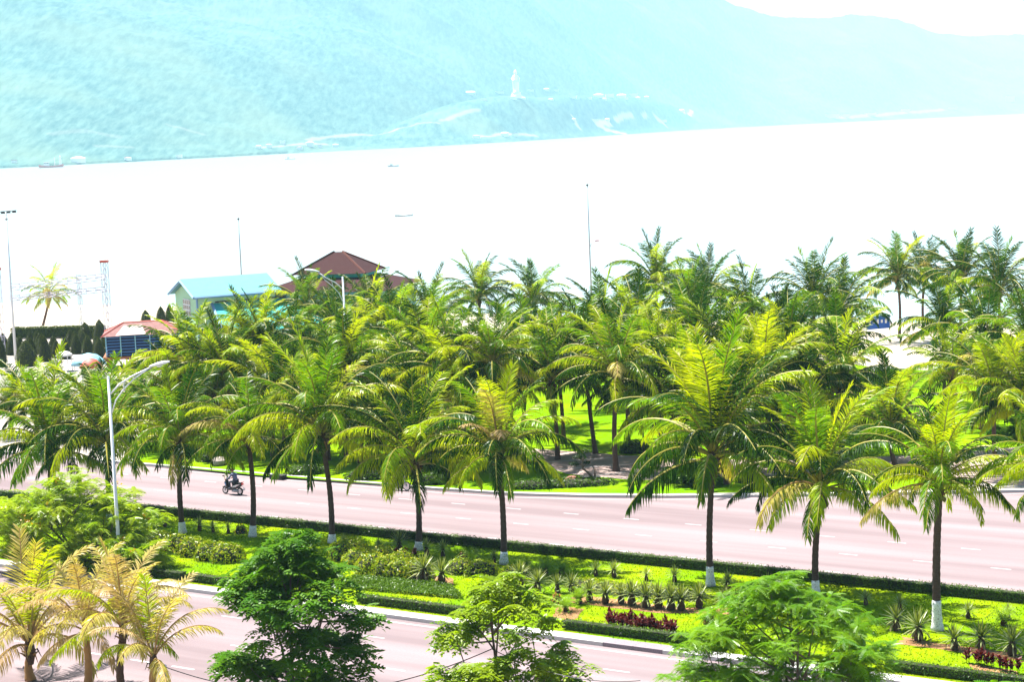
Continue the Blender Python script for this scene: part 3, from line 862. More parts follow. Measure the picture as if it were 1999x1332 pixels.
# lone palm leaning on the beach
b = P(82, 646, -0.03)
palm(b, PD(97, 580, b.y), 'lone palm leaning over the long clipped hedge by the beach', None, 0.9, ('frond_lime', 'frond_green', 'frond_dry'), (4, 2, 1), 0, 900, trunk='trunk_park', rad=0.17, tiers=(1, 2, 3, 4, 4, 4, 3, 1))
# newly planted, half withered palms on the near pavement
DRY = [((60, 57.2), (62, 1330, 1090), 1, 'withered yellow palm with one broad upright frond, on the near pavement'),
       ((172, 57.0), (168, 1245, 1120), 0, 'withered tan palm between two others on the near pavement, with a stout trunk'),
       ((242, 56.4), (240, 1240, 1085), 2, 'withered palm with a dark shaggy trunk on the near pavement'),
       ((312, 56.0), (300, 1300, 1150), 3, 'withered palm with split bare stalks beside the grey cable post')]
for i, ((xb, v), (xc, yc, yt), kind_, lab) in enumerate(DRY):
    b = PV(xb, v, 0.0); c = PD(xc, yc, b.y)
    if c.z < 1.2: c.z = 1.2
    top = PD(xc, yt, b.y).z
    size = max(0.74, min(1.1, 1.22 * (top - c.z - 0.3) / 4.6))
    palm(b, c, lab, 'withered palms on the near pavement', size, ('frond_dry', 'frond_brown', 'frond_lime'), (5, 2.0, 0.9), 0, 950 + i, trunk='sheath' if kind_ != 2 else 'fibre', rad=0.17,
         tiers=((1, 4, 4, 3, 2, 2, 1, 0), (2, 4, 4, 3, 2, 1, 0, 0), (1, 4, 5, 4, 2, 1, 1, 0), (1, 4, 3, 2, 1, 1, 0, 0))[kind_], coco=False)

# ================================================================ BROADLEAF TREES
def spray_template(kind):
    """one compound leaf along +X, drooping: verts, quads, tip"""
    V_, F_, T_ = [], [], []
    if kind == 'feather':
        L, n, pl, pw, dr = 0.62, 8, 0.19, 0.055, 0.5
    else:
        L, n, pl, pw, dr = 0.5, 4, 0.2, 0.115, 0.55
    for k in range(n):
        t = (k + 1) / n
        x = L * t; z = -dr * 0.42 * t * t
        for sd in (-1, 1):
            l = pl * (1.15 - 0.5 * t)
            dx, dy, dz = 0.45, sd * 0.9, -0.22
            o = len(V_)
            V_ += [(x - pw / 2, 0, z), (x + pw / 2, 0, z), (x + dx * l + pw * 0.42, dy * l, z + dz * l - 0.01), (x + dx * l - pw * 0.3, dy * l, z + dz * l)]
            F_.append((o, o + 1, o + 2, o + 3)); T_ += [0, 0, 0.3, 0.3]
    o = len(V_)
    V_ += [(L, -pw / 2, -dr * 0.42), (L, pw / 2, -dr * 0.42), (L + pl * 0.8, pw / 3, -dr * 0.6), (L + pl * 0.8, -pw / 3, -dr * 0.6)]
    F_.append((o, o + 1, o + 2, o + 3)); T_ += [0, 0, 0.5, 0.5]
    return np.array(V_), np.array(F_), np.array(T_)
def rotz(a):
    c, s = np.cos(a), np.sin(a)
    return np.array([[c, -s, 0], [s, c, 0], [0, 0, 1]])
def rand_tilt(mag):
    ax = rng.normal(size=3); ax[2] = 0; ax /= np.linalg.norm(ax) + 1e-9
    a = rng.normal() * mag
    K = np.array([[0, -ax[2], ax[1]], [ax[2], 0, -ax[0]], [-ax[1], ax[0], 0]])
    return np.eye(3) + math.sin(a) * K + (1 - math.cos(a)) * (K @ K)
SPR = {k: spray_template(k) for k in ('feather', 'broad')}
def leafy_tree(name, base, H, W, zlow, mat, label, kind='feather', clusters=30, per=13, seed=1, flowers=None, lean=(0, 0), flat=0.42, scale=1.0, trunk_r=0.13, stems=1, D=None, group=None):
    r = random.Random(seed)
    t = thing(name, base, label, 'tree', group)
    Tv, Tf, Tt = SPR[kind]
    D = D or W
    cl = []
    tries = 0
    while len(cl) < clusters and tries < 6000:
        tries += 1
        th = r.uniform(0, 2 * PI); z = r.uniform(0, 1)
        prof = math.sin(PI * min(1, (0.12 + 0.88 * z) ** 0.75)) ** 0.6 if z < 1 else 0
        prof = max(prof, 0.12)
        rr_ = prof * (r.uniform(0.25, 1) ** 0.6)
        c = Vector((math.cos(th) * rr_ * W / 2 + lean[0] * z, math.sin(th) * rr_ * D / 2 + lean[1] * z, zlow + z * (H - zlow - 0.25)))
        if all((c - q).length > W * 0.115 for q in cl): cl.append(c)
    # limbs
    mb = MB()
    fork = Vector((lean[0] * 0.1, lean[1] * 0.1, max(zlow * 0.75, 0.8)))
    mb.tube([(0, 0, -0.02), fork * 0.5 + Vector((0.05, 0.02, 0)), fork], [trunk_r * 1.25, trunk_r, trunk_r * 0.9], 8)
    mb.build('trunk', M['bark'], t, True)
    lb = MB()
    mains = sorted(cl, key=lambda q: r.random())[:7]
    for q in mains:
        m_ = fork.lerp(q, 0.5) + Vector((r.uniform(-0.2, 0.2), r.uniform(-0.2, 0.2), -0.1))
        lb.tube([fork - Vector((0, 0, 0.15)), m_, q], [trunk_r * 0.6, trunk_r * 0.36, trunk_r * 0.14], 6)
    for q in cl:
        if q in mains: continue
        p0 = min(mains, key=lambda a_: (a_ - q).length)
        st = fork.lerp(p0, r.uniform(0.45, 0.8))
        m_ = st.lerp(q, 0.55) + Vector((0, 0, -0.12))
        lb.tube([st, m_, q], [trunk_r * 0.3, trunk_r * 0.18, trunk_r * 0.07], 5)
    lb.build('limbs', M['bark'], t, True)
    VV, FF, TT = [], [], []; o = 0
    fl = []
    for ci, c in enumerate(cl):
        cr = W * 0.135 * r.uniform(0.75, 1.3)
        n_ = int(per * r.uniform(0.7, 1.25))
        for k in range(n_):
            th = r.uniform(0, 2 * PI); q = cr * math.sqrt(r.random())
            ctr = np.array([c.x + q * math.cos(th), c.y + q * math.sin(th), c.z + flat * cr * r.uniform(-0.7, 0.9) - 0.35 * q * q / max(cr, 0.1)])
            T0 = rand_tilt(0.28)
            k_ = r.randint(5, 8); a0 = r.uniform(0, 6)
            for j in range(k_):
                s_ = scale * r.uniform(0.65, 1.15)
                Mx = T0 @ rotz(a0 + j * 2 * PI / k_ + r.uniform(-0.3, 0.3)) @ rand_tilt(0.22) * s_
                VV.append(Tv @ Mx.T + ctr); FF.append(Tf + o); o += len(Tv)
                TT.append(Tt * r.uniform(0.2, 1.6))
            if flowers and r.random() < flowers[1] and ctr[2] > zlow + (H - zlow) * 0.35:
                fl.append(ctr + np.array([0, 0, 0.1]))
    link('crown', np_mesh('crown', np.concatenate(VV), np.concatenate(FF), M[mat], False, np.clip(np.concatenate(TT), 0, 1)), t)
    if fl:
        VV, FF = [], []; o = 0
        for c in fl:
            for k in range(14):
                a = rng.normal(size=3) * 0.13 + c
                u1 = rng.normal(size=3); u1 /= np.linalg.norm(u1); u2 = np.cross(u1, rng.normal(size=3)); u2 /= np.linalg.norm(u2)
                s_ = 0.05
                VV.append(np.array([a - u1 * s_ - u2 * s_, a + u1 * s_ - u2 * s_, a + u1 * s_ + u2 * s_, a - u1 * s_ + u2 * s_])); FF.append(np.arange(4)[None] + o); o += 4
        link('flowers', np_mesh('flowers', np.concatenate(VV), np.concatenate(FF), M[flowers[0]]), t, kind='stuff')
    return t
leafy_tree('flame_tree', P(150, 1108, Z_BED), 5.2, 8.6, 0.7, 'flame_lime', 'low spreading lime-green feathery tree on the median behind the street lamp', 'feather', 46, 19, 3, ('flower_orange', 0.03), D=5.0, scale=0.78)
leafy_tree('flame_tree', P(275, 1118, Z_BED), 2.9, 3.2, 0.5, 'flame_lime', 'small lime-green feathery sapling on the median right beside the lamp post', 'feather', 13, 9, 33, ('flower_orange', 0.05), trunk_r=0.06)
b = PV(575, 57.0); hh = PD(575, 1030, b.y).z
leafy_tree('roadside_tree', b, hh, 6.0, 1.2, 'dark_leaf', 'dense dark green roadside tree with glossy broad leaflets and tall rounded crown', 'broad', 46, 16, 5, ('flower_yellow', 0.012), flat=0.55, scale=0.95)
b = PV(990, 57.0); hh = PD(990, 1110, b.y).z
leafy_tree('roadside_tree', b, hh, 5.0, 2.0, 'flame_leaf', 'thin-crowned light green roadside tree with cables passing at its foot', 'broad', 36, 12, 6, None, flat=0.4, scale=0.85)
b = PV(1540, 57.0); hh = PD(1540, 1105, b.y).z
leafy_tree('roadside_tree', b, hh, 7.0, 2.4, 'flame_mid', 'wide feathery mid-green roadside tree with layered ferny foliage', 'feather', 58, 21, 8, None, flat=0.4, scale=0.68)
b = PV(1985, 57.0)
leafy_tree('roadside_tree', b, PD(1985, 1300, b.y).z, 4.0, 1.5, 'flame_mid', 'feathery treetop in front of the red-leaved bed near the lone yuccas', 'feather', 18, 11, 9, None, scale=0.9)
for i, (x, y, hgt, wd, lab) in enumerate([(1985, 850, 4.4, 4.6, 'dark round broadleaf tree in the park behind the grove'), (1365, 945, 2.0, 3.0, 'dark dense shrub tree on the kerbside grass strip'),
                                          (1715, 832, 1.7, 1.6, 'tiny dark sapling on the bright park lawn behind the boulder')]):
    leafy_tree('park_tree', P(x, y, 0.14), hgt, wd, 0.35 if i != 2 else 0.8, 'dark_leaf', lab, 'broad', (26, 18, 8)[i], (12, 10, 6)[i], 40 + i, None, scale=0.8, trunk_r=0.09)

# ================================================================ HEDGES, SHRUBS, YUCCAS
def leaf_cloud(pts, nrm, size, jitter=0.6, quad_len=1.6):
    """one small leaf quad at each point, roughly facing its normal"""
    n_ = len(pts)
    d = nrm + rng.normal(size=(n_, 3)) * jitter
    d /= np.linalg.norm(d, axis=1)[:, None]
    a = np.cross(d, rng.normal(size=(n_, 3))); a /= np.linalg.norm(a, axis=1)[:, None] + 1e-9
    b_ = np.cross(d, a)
    s_ = size * rng.uniform(0.6, 1.25, size=(n_, 1))
    q = np.stack([pts - a * s_ * 0.5, pts + b_ * s_ * quad_len * 0.5 - a * s_ * 0.1, pts + a * s_ * 0.5 + b_ * s_ * quad_len, pts - b_ * s_ * 0.3 + a * s_ * 0.2], 1)
    return q.reshape(-1, 3), np.arange(4 * n_).reshape(-1, 4)
def hedge(name, a, b, wd, ht, z0, label, dens=260, group=None, mat='hedge', size=0.05, waver=0.0):
    a, b = Vector(a), Vector(b)
    L = (b - a).length; d = (b - a) / L; nn = Vector((-d.y, d.x, 0))
    t = thing(name, (a.x, a.y, z0), label, 'hedge', group)
    mb = MB(); c = (a + b) / 2 - a
    mb.box((c.x, c.y, ht * 0.56), (L - 0.1, wd * 0.7, ht * 0.74), 0, math.atan2(d.y, d.x))
    k = 0.0
    while k < L:     # bare stems below the clipped mass
        q = d * k + nn * random.uniform(-wd * 0.3, wd * 0.3)
        mb.tube([(q.x, q.y, 0), (q.x + random.uniform(-.05, .05), q.y, ht * 0.35)], 0.015, 4)
        k += 0.18
    mb.build('stems', M['hedge_core'], t)
    N = int(L * dens)
    u = rng.uniform(0, L, N); f = rng.random(N)
    s_ = rng.uniform(-0.5, 0.5, N); z_ = rng.uniform(0.22, 1, N)
    top = f < 0.45; side = np.sign(rng.random(N) - 0.3)
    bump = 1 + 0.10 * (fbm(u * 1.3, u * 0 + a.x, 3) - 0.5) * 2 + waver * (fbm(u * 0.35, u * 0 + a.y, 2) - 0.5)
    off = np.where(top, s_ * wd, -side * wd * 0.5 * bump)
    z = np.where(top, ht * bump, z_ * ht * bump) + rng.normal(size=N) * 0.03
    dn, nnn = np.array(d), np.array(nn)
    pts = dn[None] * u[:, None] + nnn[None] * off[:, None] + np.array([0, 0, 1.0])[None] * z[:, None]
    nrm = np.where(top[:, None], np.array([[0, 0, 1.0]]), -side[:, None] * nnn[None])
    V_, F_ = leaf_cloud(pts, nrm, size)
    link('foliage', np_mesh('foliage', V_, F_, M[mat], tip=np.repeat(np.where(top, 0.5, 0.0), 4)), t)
    return t
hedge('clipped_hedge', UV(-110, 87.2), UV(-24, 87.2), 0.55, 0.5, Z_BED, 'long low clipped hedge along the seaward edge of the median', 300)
near = [(-140, 250, 0), (262, 360, 1), (368, 470, 2), (700, 905, 3), (1100, 1370, 4), (1730, 2050, 5)]
nl = ['low clipped hedge piece below the lime-green median tree', 'short clipped hedge piece beside the gap near the lamp post', 'short clipped hedge piece partly behind the dark roadside tree',
      'low clipped hedge piece below the dark ground cover, along the white kerb', 'low clipped hedge piece below the long red-leaved bed, along the white kerb', 'low clipped hedge piece below the lone yuccas at the kerb']
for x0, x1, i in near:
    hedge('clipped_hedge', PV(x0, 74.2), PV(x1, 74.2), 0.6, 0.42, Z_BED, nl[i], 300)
a, b = P(28, 664, -0.03), P(205, 662, -0.03)
hedge('clipped_hedge', a, b, 1.4, 1.5, -0.03, 'long dark tall hedge between the beach and the topiary garden', 420, size=0.14, mat='topiary')
def mound(name, c, rx, ry, h, mat, label, n=900, size=0.09, group=None, flowers=None, nfl=60, cat='shrub', rz=0.0, kind=None, core=True):
    t = thing(name, c, label, cat, group, rz) if kind is None else link(name, None, None, c, (0, 0, rz), None, label, cat, group)
    if core:
        mb = MB(); mb.lathe([(0.7, 0), (0.86, 0.25 * h), (0.74, 0.55 * h), (0.42, 0.8 * h), (0.05, 0.88 * h)], 14, wob=0.12)
        mb.v = [(x * rx, y * ry, z) for x, y, z in mb.v]
        mb.build('branches', M['hedge_core'], t, True)
    th = rng.uniform(0, 2 * PI, n); cz = rng.uniform(0.0, 1, n)
    lump = 0.82 + 0.4 * fbm(np.cos(th) * 2.2 + c[0] + cz * 3, np.sin(th) * 2.2 + c[1] + cz * 2, 3)
    rad_ = np.sqrt(1 - cz ** 2) * lump
    pts = np.stack([np.cos(th) * rad_ * rx, np.sin(th) * rad_ * ry, cz * h * lump + 0.03], 1)
    nr_ = pts / np.array([rx, ry, h]) ** 2; nr_ /= np.linalg.norm(nr_, axis=1)[:, None] + 1e-9
    V_, F_ = leaf_cloud(pts, nr_, size, 0.7)
    link('foliage', np_mesh('foliage', V_, F_, M[mat], tip=np.repeat(rng.random(n) * 0.6, 4)), t)
    if flowers:
        k = rng.choice(n, nfl, replace=False)
        V_, F_ = leaf_cloud(pts[k] * 1.03, nr_[k], size * 0.8, 0.3, 1.1)
        link('flowers', np_mesh('flowers', V_, F_, M[flowers]), t, kind='stuff')
    return t
GB = 'yellow flowering shrubs in the median border'
for i, (x, y) in enumerate([(275, 1060), (310, 1068), (345, 1078), (380, 1084), (415, 1092), (445, 1096), (250, 1085), (285, 1090)]):
    mound('flowering_shrub', P(x, y, Z_BED), 1.0, 0.9, 0.95, 'bush', 'rounded yellow-flowering shrub in the border near the white lamp post', 800, 0.1, 'yellow shrubs by the lamp post', 'flower_yellow', 70)
for i, (x, y) in enumerate([(672, 1092), (700, 1108), (728, 1118), (758, 1124), (788, 1128), (812, 1128), (690, 1090), (745, 1104), (785, 1112)]):
    mound('flowering_shrub', P(x, y, Z_BED), 0.95, 0.85, 0.95, 'bush', 'rounded yellow-flowering shrub in the bed behind the dark ground cover', 800, 0.1, 'yellow shrubs behind the ground cover', 'flower_yellow', 110)
for i, (x, y) in enumerate([(1140, 1148), (1180, 1153), (1220, 1158), (1260, 1160), (1300, 1165), (1340, 1168), (1440, 1170), (1480, 1172), (10, 1040), (40, 1055), (1010, 1130), (900, 1118), (940, 1122)]):
    mound('flowering_shrub', P(x, y, Z_BED), 0.9, 0.8, 0.4 if i < 8 else 0.7, 'bush', 'low yellow-green bedding shrub on the median lawn' + (' behind the yucca row' if i < 8 else ' away from the yucca row'), 500, 0.09,
          'low bedding shrubs' + (' behind yuccas' if i < 8 else ''), 'flower_yellow', 50)
# creeping ground cover in front of the yellow shrub bed
cor = [P(690, 1128, Z_BED), P(880, 1146, Z_BED), P(905, 1172, Z_BED), P(660, 1150, Z_BED)]
n_ = 9000
s1, s2 = rng.random(n_), rng.random(n_)
C4 = [np.array(c) for c in cor]
pts = (C4[0] * (1 - s1[:, None]) + C4[1] * s1[:, None]) * (1 - s2[:, None]) + (C4[3] * (1 - s1[:, None]) + C4[2] * s1[:, None]) * s2[:, None]
pts[:, 2] += 0.05 + 0.22 * fbm(pts[:, 0] * 1.6, pts[:, 1] * 1.6, 3)
V_, F_ = leaf_cloud(pts, np.tile([0, 0, 1.0], (n_, 1)), 0.08, 0.6)
link('ground_cover', np_mesh('ground_cover', V_, F_, M['hedge'], tip=np.repeat(rng.random(n_), 4)), label='dark green creeping ground cover below the yellow shrub bed', cat='ground cover', kind='stuff')
# grass blades standing out of the median lawn
n_ = 26000
uu, vv = rng.uniform(-98, -26, n_), rng.uniform(V_MED0 + 0.1, V_MED1 - 0.4, n_)
pts = np.stack([DU.x * uu + DV.x * vv, DU.y * uu + DV.y * vv, np.full(n_, Z_BED)], 1)
a_ = rng.uniform(0, 6.28, n_); w_ = np.stack([np.cos(a_), np.sin(a_), a_ * 0], 1) * 0.03
tp_ = pts + rng.normal(size=(n_, 3)) * 0.03; tp_[:, 2] = Z_BED + rng.uniform(0.03, 0.09, n_)
V_ = np.stack([pts - w_, pts + w_, tp_], 1).reshape(-1, 3)
M['grass'] = leafmat('grass', (0.07, 0.16, 0.003), (0.15, 0.22, 0.004), None, 0.4, nscale=0.5, rnd=0.0, gloss=0.03)
link('grass', np_mesh('grass', V_, np.arange(3 * n_).reshape(-1, 3), M['grass']), label='short bright green grass blades of the median lawn', cat='grass', kind='stuff')

def yucca_proto(pale, seed, dry=False):
    r = random.Random(seed)
    mb = MB(); tr = MB()
    tr.lathe([(0.14, 0), (0.17, 0.15), (0.13, 0.35), (0.1, 0.5)], 9, wob=0.1)
    for k in range(54):
        el = R(86 - 100 * (k / 53) ** 0.9); az = k * 2.39996
        L = r.uniform(0.62, 0.8)
        d = Vector((math.cos(az) * math.cos(el), math.sin(az) * math.cos(el), math.sin(el)))
        sd = Vector((-math.sin(az), math.cos(az), 0))
        q = Vector((0, 0, 0.46)); w_ = 0.034
        m_ = q + d * L * 0.5 + Vector((0, 0, -0.01)); e_ = q + d * L + Vector((0, 0, -0.08 * math.cos(el)))
        mb.add([q - sd * w_ * 0.5, q + sd * w_ * 0.5, m_ + sd * w_, m_ - sd * w_, e_], [(0, 1, 2, 3), (3, 2, 4)], 0, [0, 0, 0.25, 0.25, 1.0])
    dm = MB()
    for k in range(12):
        az = k * 0.9; d = Vector((math.cos(az), math.sin(az), 0)); sd = Vector((-d.y, d.x, 0))
        q = Vector((0, 0, 0.4))
        e_ = d * r.uniform(0.3, 0.5) + Vector((0, 0, r.uniform(0.02, 0.12))); m_ = q.lerp(e_, 0.5) + d * 0.12
        dm.add([q - sd * 0.015, q + sd * 0.015, m_ + sd * 0.03, m_ - sd * 0.03, e_], [(0, 1, 2, 3), (3, 2, 4)])
    return (tr.mesh('stub_trunk', M['fibre']), mb.mesh('leaf_rosette', M['yucca_pale' if pale else 'yucca']), dm.mesh('dry_leaves', M['yucca_dry']) if dry else None)
YP = [yucca_proto(False, 1), yucca_proto(True, 2), yucca_proto(False, 3, True)]
def yucca(p, proto, sc, label, group, name='yucca'):
    t = thing(name, p, label, 'yucca', group, random.uniform(0, 6), sc)
    link('stub_trunk', YP[proto][0], t); link('leaf_rosette', YP[proto][1], t)
    if YP[proto][2]: link('dry_leaves', YP[proto][2], t)
    return t
for (x, y) in [(38, 1002), (322, 1027), (390, 1035), (416, 1038), (446, 1040), (672, 1068), (740, 1075), (833, 1082), (865, 1085), (930, 1096), (965, 1098), (1163, 1123), (1199, 1126), (1262, 1132), (1317, 1135), (1421, 1150),
               (1500, 1155), (1757, 1190), (1890, 1206), (1968, 1209), (1690, 1180), (560, 1055), (600, 1060)]:
    yucca(P(x, y + 2, Z_BED), 1, random.uniform(0.6, 0.85), 'small pale young yucca spaced along the seaward median hedge', 'young yuccas along the hedge')
yucca(P(780, 1080, Z_BED), 0, 1.15, 'single larger pale-tipped yucca beside the seaward hedge above the red-leaved plants', None)
for (x, y) in [(1050, 1160), (1088, 1158), (1116, 1158), (1151, 1175), (1182, 1180), (1213, 1180), (1233, 1183), (1261, 1187), (1286, 1188), (1310, 1192), (1330, 1193), (1365, 1188), (1415, 1184), (1015, 1146)]:
    yucca(P(x, y, Z_BED), random.choice((0, 0, 2)), random.uniform(0.8, 1.25), 'dark spiky yucca in the close row above the long red-leaved bed', 'close row of dark yuccas')
for (x, y, lab, pr, sc) in [(828, 1136, 'tall dark yucca with hanging dead leaves touching the yellow shrub bed', 2, 1.35), (863, 1140, 'dark yucca on orange soil just after the yellow shrub bed', 0, 1.2),
                            (1793, 1252, 'yucca with splayed tan leaves just before the thick whitewashed palm', 2, 1.3), (1750, 1232, 'half hidden yucca with tan leaves behind the wide feathery tree', 2, 1.1),
                            (1863, 1270, 'lone dark yucca right after the thick whitewashed palm', 2, 1.05), (1916, 1270, 'lone dark yucca with long leaves, second after the whitewashed palm', 2, 1.15), (1976, 1281, 'lone tall-stemmed yucca, third after the whitewashed palm', 2, 1.2)]:
    yucca(P(x, y, Z_BED), pr, sc, lab, None)
# cycads
cy = MB()
for k in range(16):
    az = k * 2.39996; el = R(75 - 62 * k / 15)
    pts_ = []
    for i in range(7):
        f = i / 6
        e2 = el - 0.8 * f * f
        pts_.append((Vector((math.cos(az), math.sin(az), 0)) * math.cos(e2) + Vector((0, 0, math.sin(e2)))) * 0.95 * f + Vector((0, 0, 0.18)))
    sd = Vector((-math.sin(az), math.cos(az), 0))
    for i in range(1, 7):
        for s_ in (-1, 1):
            for h_ in (0.0, 0.5):
                q = pts_[i - 1].lerp(pts_[i], h_)
                d = (pts_[i] - pts_[i - 1]).normalized() * 0.1
                e_ = q + sd * s_ * 0.22 * (1.1 - i / 8) + d + Vector((0, 0, 0.03))
                cy.add([q - d * 0.3, q + d * 0.3, e_], [(0, 1, 2)], 0, [0, 0, 0.6])
cyt = MB(); cyt.lathe([(0.12, 0), (0.14, 0.1), (0.09, 0.24)], 8, wob=0.1)
c1, c2 = cy.mesh('leaf_rosette', M['cycad']), cyt.mesh('stub_trunk', M['fibre'])
for (x, y) in [(1005, 1116), (1065, 1120), (1097, 1122), (1030, 1112), (925, 1104), (1105, 1195), (1130, 1180), (1960, 1222)]:
    t = thing('cycad', P(x, y, Z_BED), 'bright green feathery cycad low on the median lawn', 'cycad', 'cycads on the median', random.uniform(0, 6), random.uniform(1.0, 1.35))
    link('leaf_rosette', c1, t); link('stub_trunk', c2, t)
# cordylines (red-leaved)
def cordy(seed):
    r = random.Random(seed); mb = MB()
    for st in range(3):
        bx, by = r.uniform(-0.15, 0.15), r.uniform(-0.15, 0.15); hs = r.uniform(0.3, 0.55)
        mb.tube([(bx, by, 0), (bx, by, hs)], 0.012, 4)
        for k in range(13):
            az = k * 2.39996; el = R(r.uniform(25, 80)); L = r.uniform(0.2, 0.34)
            z0 = hs * (0.35 + 0.65 * k / 12)
            d = Vector((math.cos(az) * math.cos(el), math.sin(az) * math.cos(el), math.sin(el))); sd = Vector((-math.sin(az), math.cos(az), 0)) * 0.045
            q = Vector((bx, by, z0)); m_ = q + d * L * 0.5; e_ = q + d * L + Vector((0, 0, -0.05))
            mb.add([q - sd * 0.3, q + sd * 0.3, m_ + sd, m_ - sd, e_], [(0, 1, 2, 3), (3, 2, 4)], 0, [0, 0, 0.4, 0.4, 0.8])
    return mb.mesh('cordyline', M['cordyline'])
CD = [cordy(k) for k in range(4)]
def cordys(a, b, n_, rows, label, group, sc=1.0):
    for k in range(n_):
        f = (k + random.uniform(-0.3, 0.3)) / max(1, n_ - 1)
        for rw in range(rows):
            p = P(a[0] + (b[0] - a[0]) * f, a[1] + (b[1] - a[1]) * f + rw * 7, Z_BED)
            link('cordyline', random.choice(CD), None, p, (0, 0, random.uniform(0, 6)), sc * random.uniform(0.85, 1.2), label, 'shrub', group)
cordys((1188, 1222), (1315, 1238), 16, 2, 'dark red spiky plant in the long bed below the yucca row', 'red plants in the long bed', 1.05)
cordys((1375, 1236), (1435, 1242), 7, 1, 'dark red spiky plant in the short bed beside the wide feathery tree', 'red plants in the short bed', 1.1)
cordys((1898, 1296), (1985, 1318), 9, 1, 'red spiky plant on orange soil below the lone yuccas', 'red plants below the lone yuccas', 1.0)
cordys((738, 1090), (806, 1100), 9, 1, 'dark red spiky plant behind the yellow flowering shrubs', 'red plants behind the yellow shrubs', 1.0)
for (x, y, lab) in [(905, 1096, 'pink and red flower clump near the seaward hedge'), (1088, 1182, 'pink flower clump among cycads on the median'), (470, 1042, 'small red flower clump at the seaward hedge')]:
    mound('flower_clump', P(x, y, Z_BED), 0.35, 0.3, 0.5, 'bush', lab, 120, 0.08, None, 'flower_red', 60, 'flowers')
# park shrubs and borders
for i, (x, y, rx, ry, h, lab, mt) in enumerate([(1045, 952, 2.0, 1.0, 0.5, 'dark low shrub bed round the bonsai on the kerbside strip', 'hedge'), (1130, 948, 2.4, 1.0, 0.45, 'low clipped shrub bed below the bonsai tub', 'hedge'),
                                              (1330, 940, 1.4, 1.0, 0.9, 'dark dense bush on the strip before the pink path', 'hedge'), (720, 935, 1.6, 0.9, 0.8, 'dark bush on the park edge behind the parked motorbike', 'hedge'),
                                              (420, 900, 1.3, 0.8, 0.7, 'dark bush at the lawn corner behind the scooter', 'hedge'), (600, 925, 1.5, 0.8, 0.6, 'low bush on the lawn edge between two trunks', 'hedge'),
                                              (1240, 884, 1.1, 0.8, 0.8, 'dark shrub at the foot of a palm on the shaded lawn', 'hedge'), (1745, 860, 1.8, 1.1, 0.4, 'low bright creeping bush beside the park boulder', 'bush'),
                                              (850, 945, 1.2, 0.7, 0.7, 'dark bush beside the parked motorbike at the kerb', 'hedge'), (1460, 940, 1.1, 0.8, 0.8, 'small dark bush by the short orange-trunked palm', 'hedge')]):
    mound('shrub', P(x, y, 0.14), rx, ry, h, mt, lab, 900, 0.1)

# topiary cones
def topiary_mesh(seed):
    r = random.Random(seed)
    mb = MB(); mb.lathe([(0.36, 0.02), (0.42, 0.15), (0.41, 0.35), (0.33, 0.6), (0.2, 0.82), (0.06, 0.95)], 14, wob=0.04)
    core = mb.mesh('stems', M['hedge_core'], True)
    n_ = 1700
    z = rng.random(n_) ** 0.85; th = rng.uniform(0, 6.283, n_)
    rad_ = np.interp(z, [0, 0.12, 0.3, 0.5, 0.7, 0.85, 0.95, 1.0], [0.4, 0.47, 0.48, 0.43, 0.33, 0.2, 0.1, 0.01]) * (0.96 + 0.08 * rng.random(n_))
    pts = np.stack([np.cos(th) * rad_, np.sin(th) * rad_, z], 1); nr_ = np.stack([np.cos(th), np.sin(th), th * 0 + 0.5], 1)
    V_, F_ = leaf_cloud(pts, nr_, 0.035, 0.6)
    return core, np_mesh('foliage', V_, F_, M['topiary'], tip=np.repeat(rng.random(n_) * 0.6, 4))
TP = [topiary_mesh(k) for k in range(3)]
tz = [(20, 1010, 1330, 130), (140, 950, 1200, 145), (330, 920, 1110, 95), (402, 920, 1130, 85), (437, 950, 1180, 120), (492, 980, 1270, 145), (575, 1025, 1200, 105), (615, 1020, 1230, 115), (290, 1030, 1320, 230), (770, 905, 1110, 120), (812, 930, 1110, 120),
      (892, 920, 1110, 140), (928, 835, 1030, 150), (1086, 805, 1040, 155), (957, 970, 1160, 110), (1052, 980, 1150, 110), (1115, 1000, 1190, 140), (1262, 1050, 1215, 130)]
tl = [(x / 5.55, 480 + a / 5.55, 480 + b_ / 5.55, w_ / 5.55) for x, a, b_, w_ in tz] + [(285, 606, 632, 20), (315, 599, 630, 20), (332, 596, 628, 18), (286, 669, 699, 37)]
tl = [(x, 652 + (k % 3) * 4, 694 + (k % 3) * 5, 24) for k, x in enumerate((8, 40, 62, 84, 106, 128, 150, 172, 194, 214, 236, 256))] + tl
for i, (x, y0, y1, w_) in enumerate(tl, -12):
    p = P(x, y1, -0.03); s_ = FPX / p.y
    t = thing('topiary_cone', p, 'dark clipped cone topiary in the garden below the long beach hedge' if i not in (18, 19, 20, 21) else ('clipped cone topiary with a brownish top behind the red roofed pavilion' if i != 21 else 'clipped cone topiary directly in front of the blue slatted wall'),
              'topiary', 'cone topiaries' if i < 18 else ('topiaries behind the pavilion' if i != 21 else None), random.uniform(0, 6))
    t.scale = (w_ / s_ / 0.94, w_ / s_ / 0.94, (y1 - y0) / s_ / 0.98)
    k = i % 3
    link('stems', TP[k][0], t); link('foliage', TP[k][1], t)

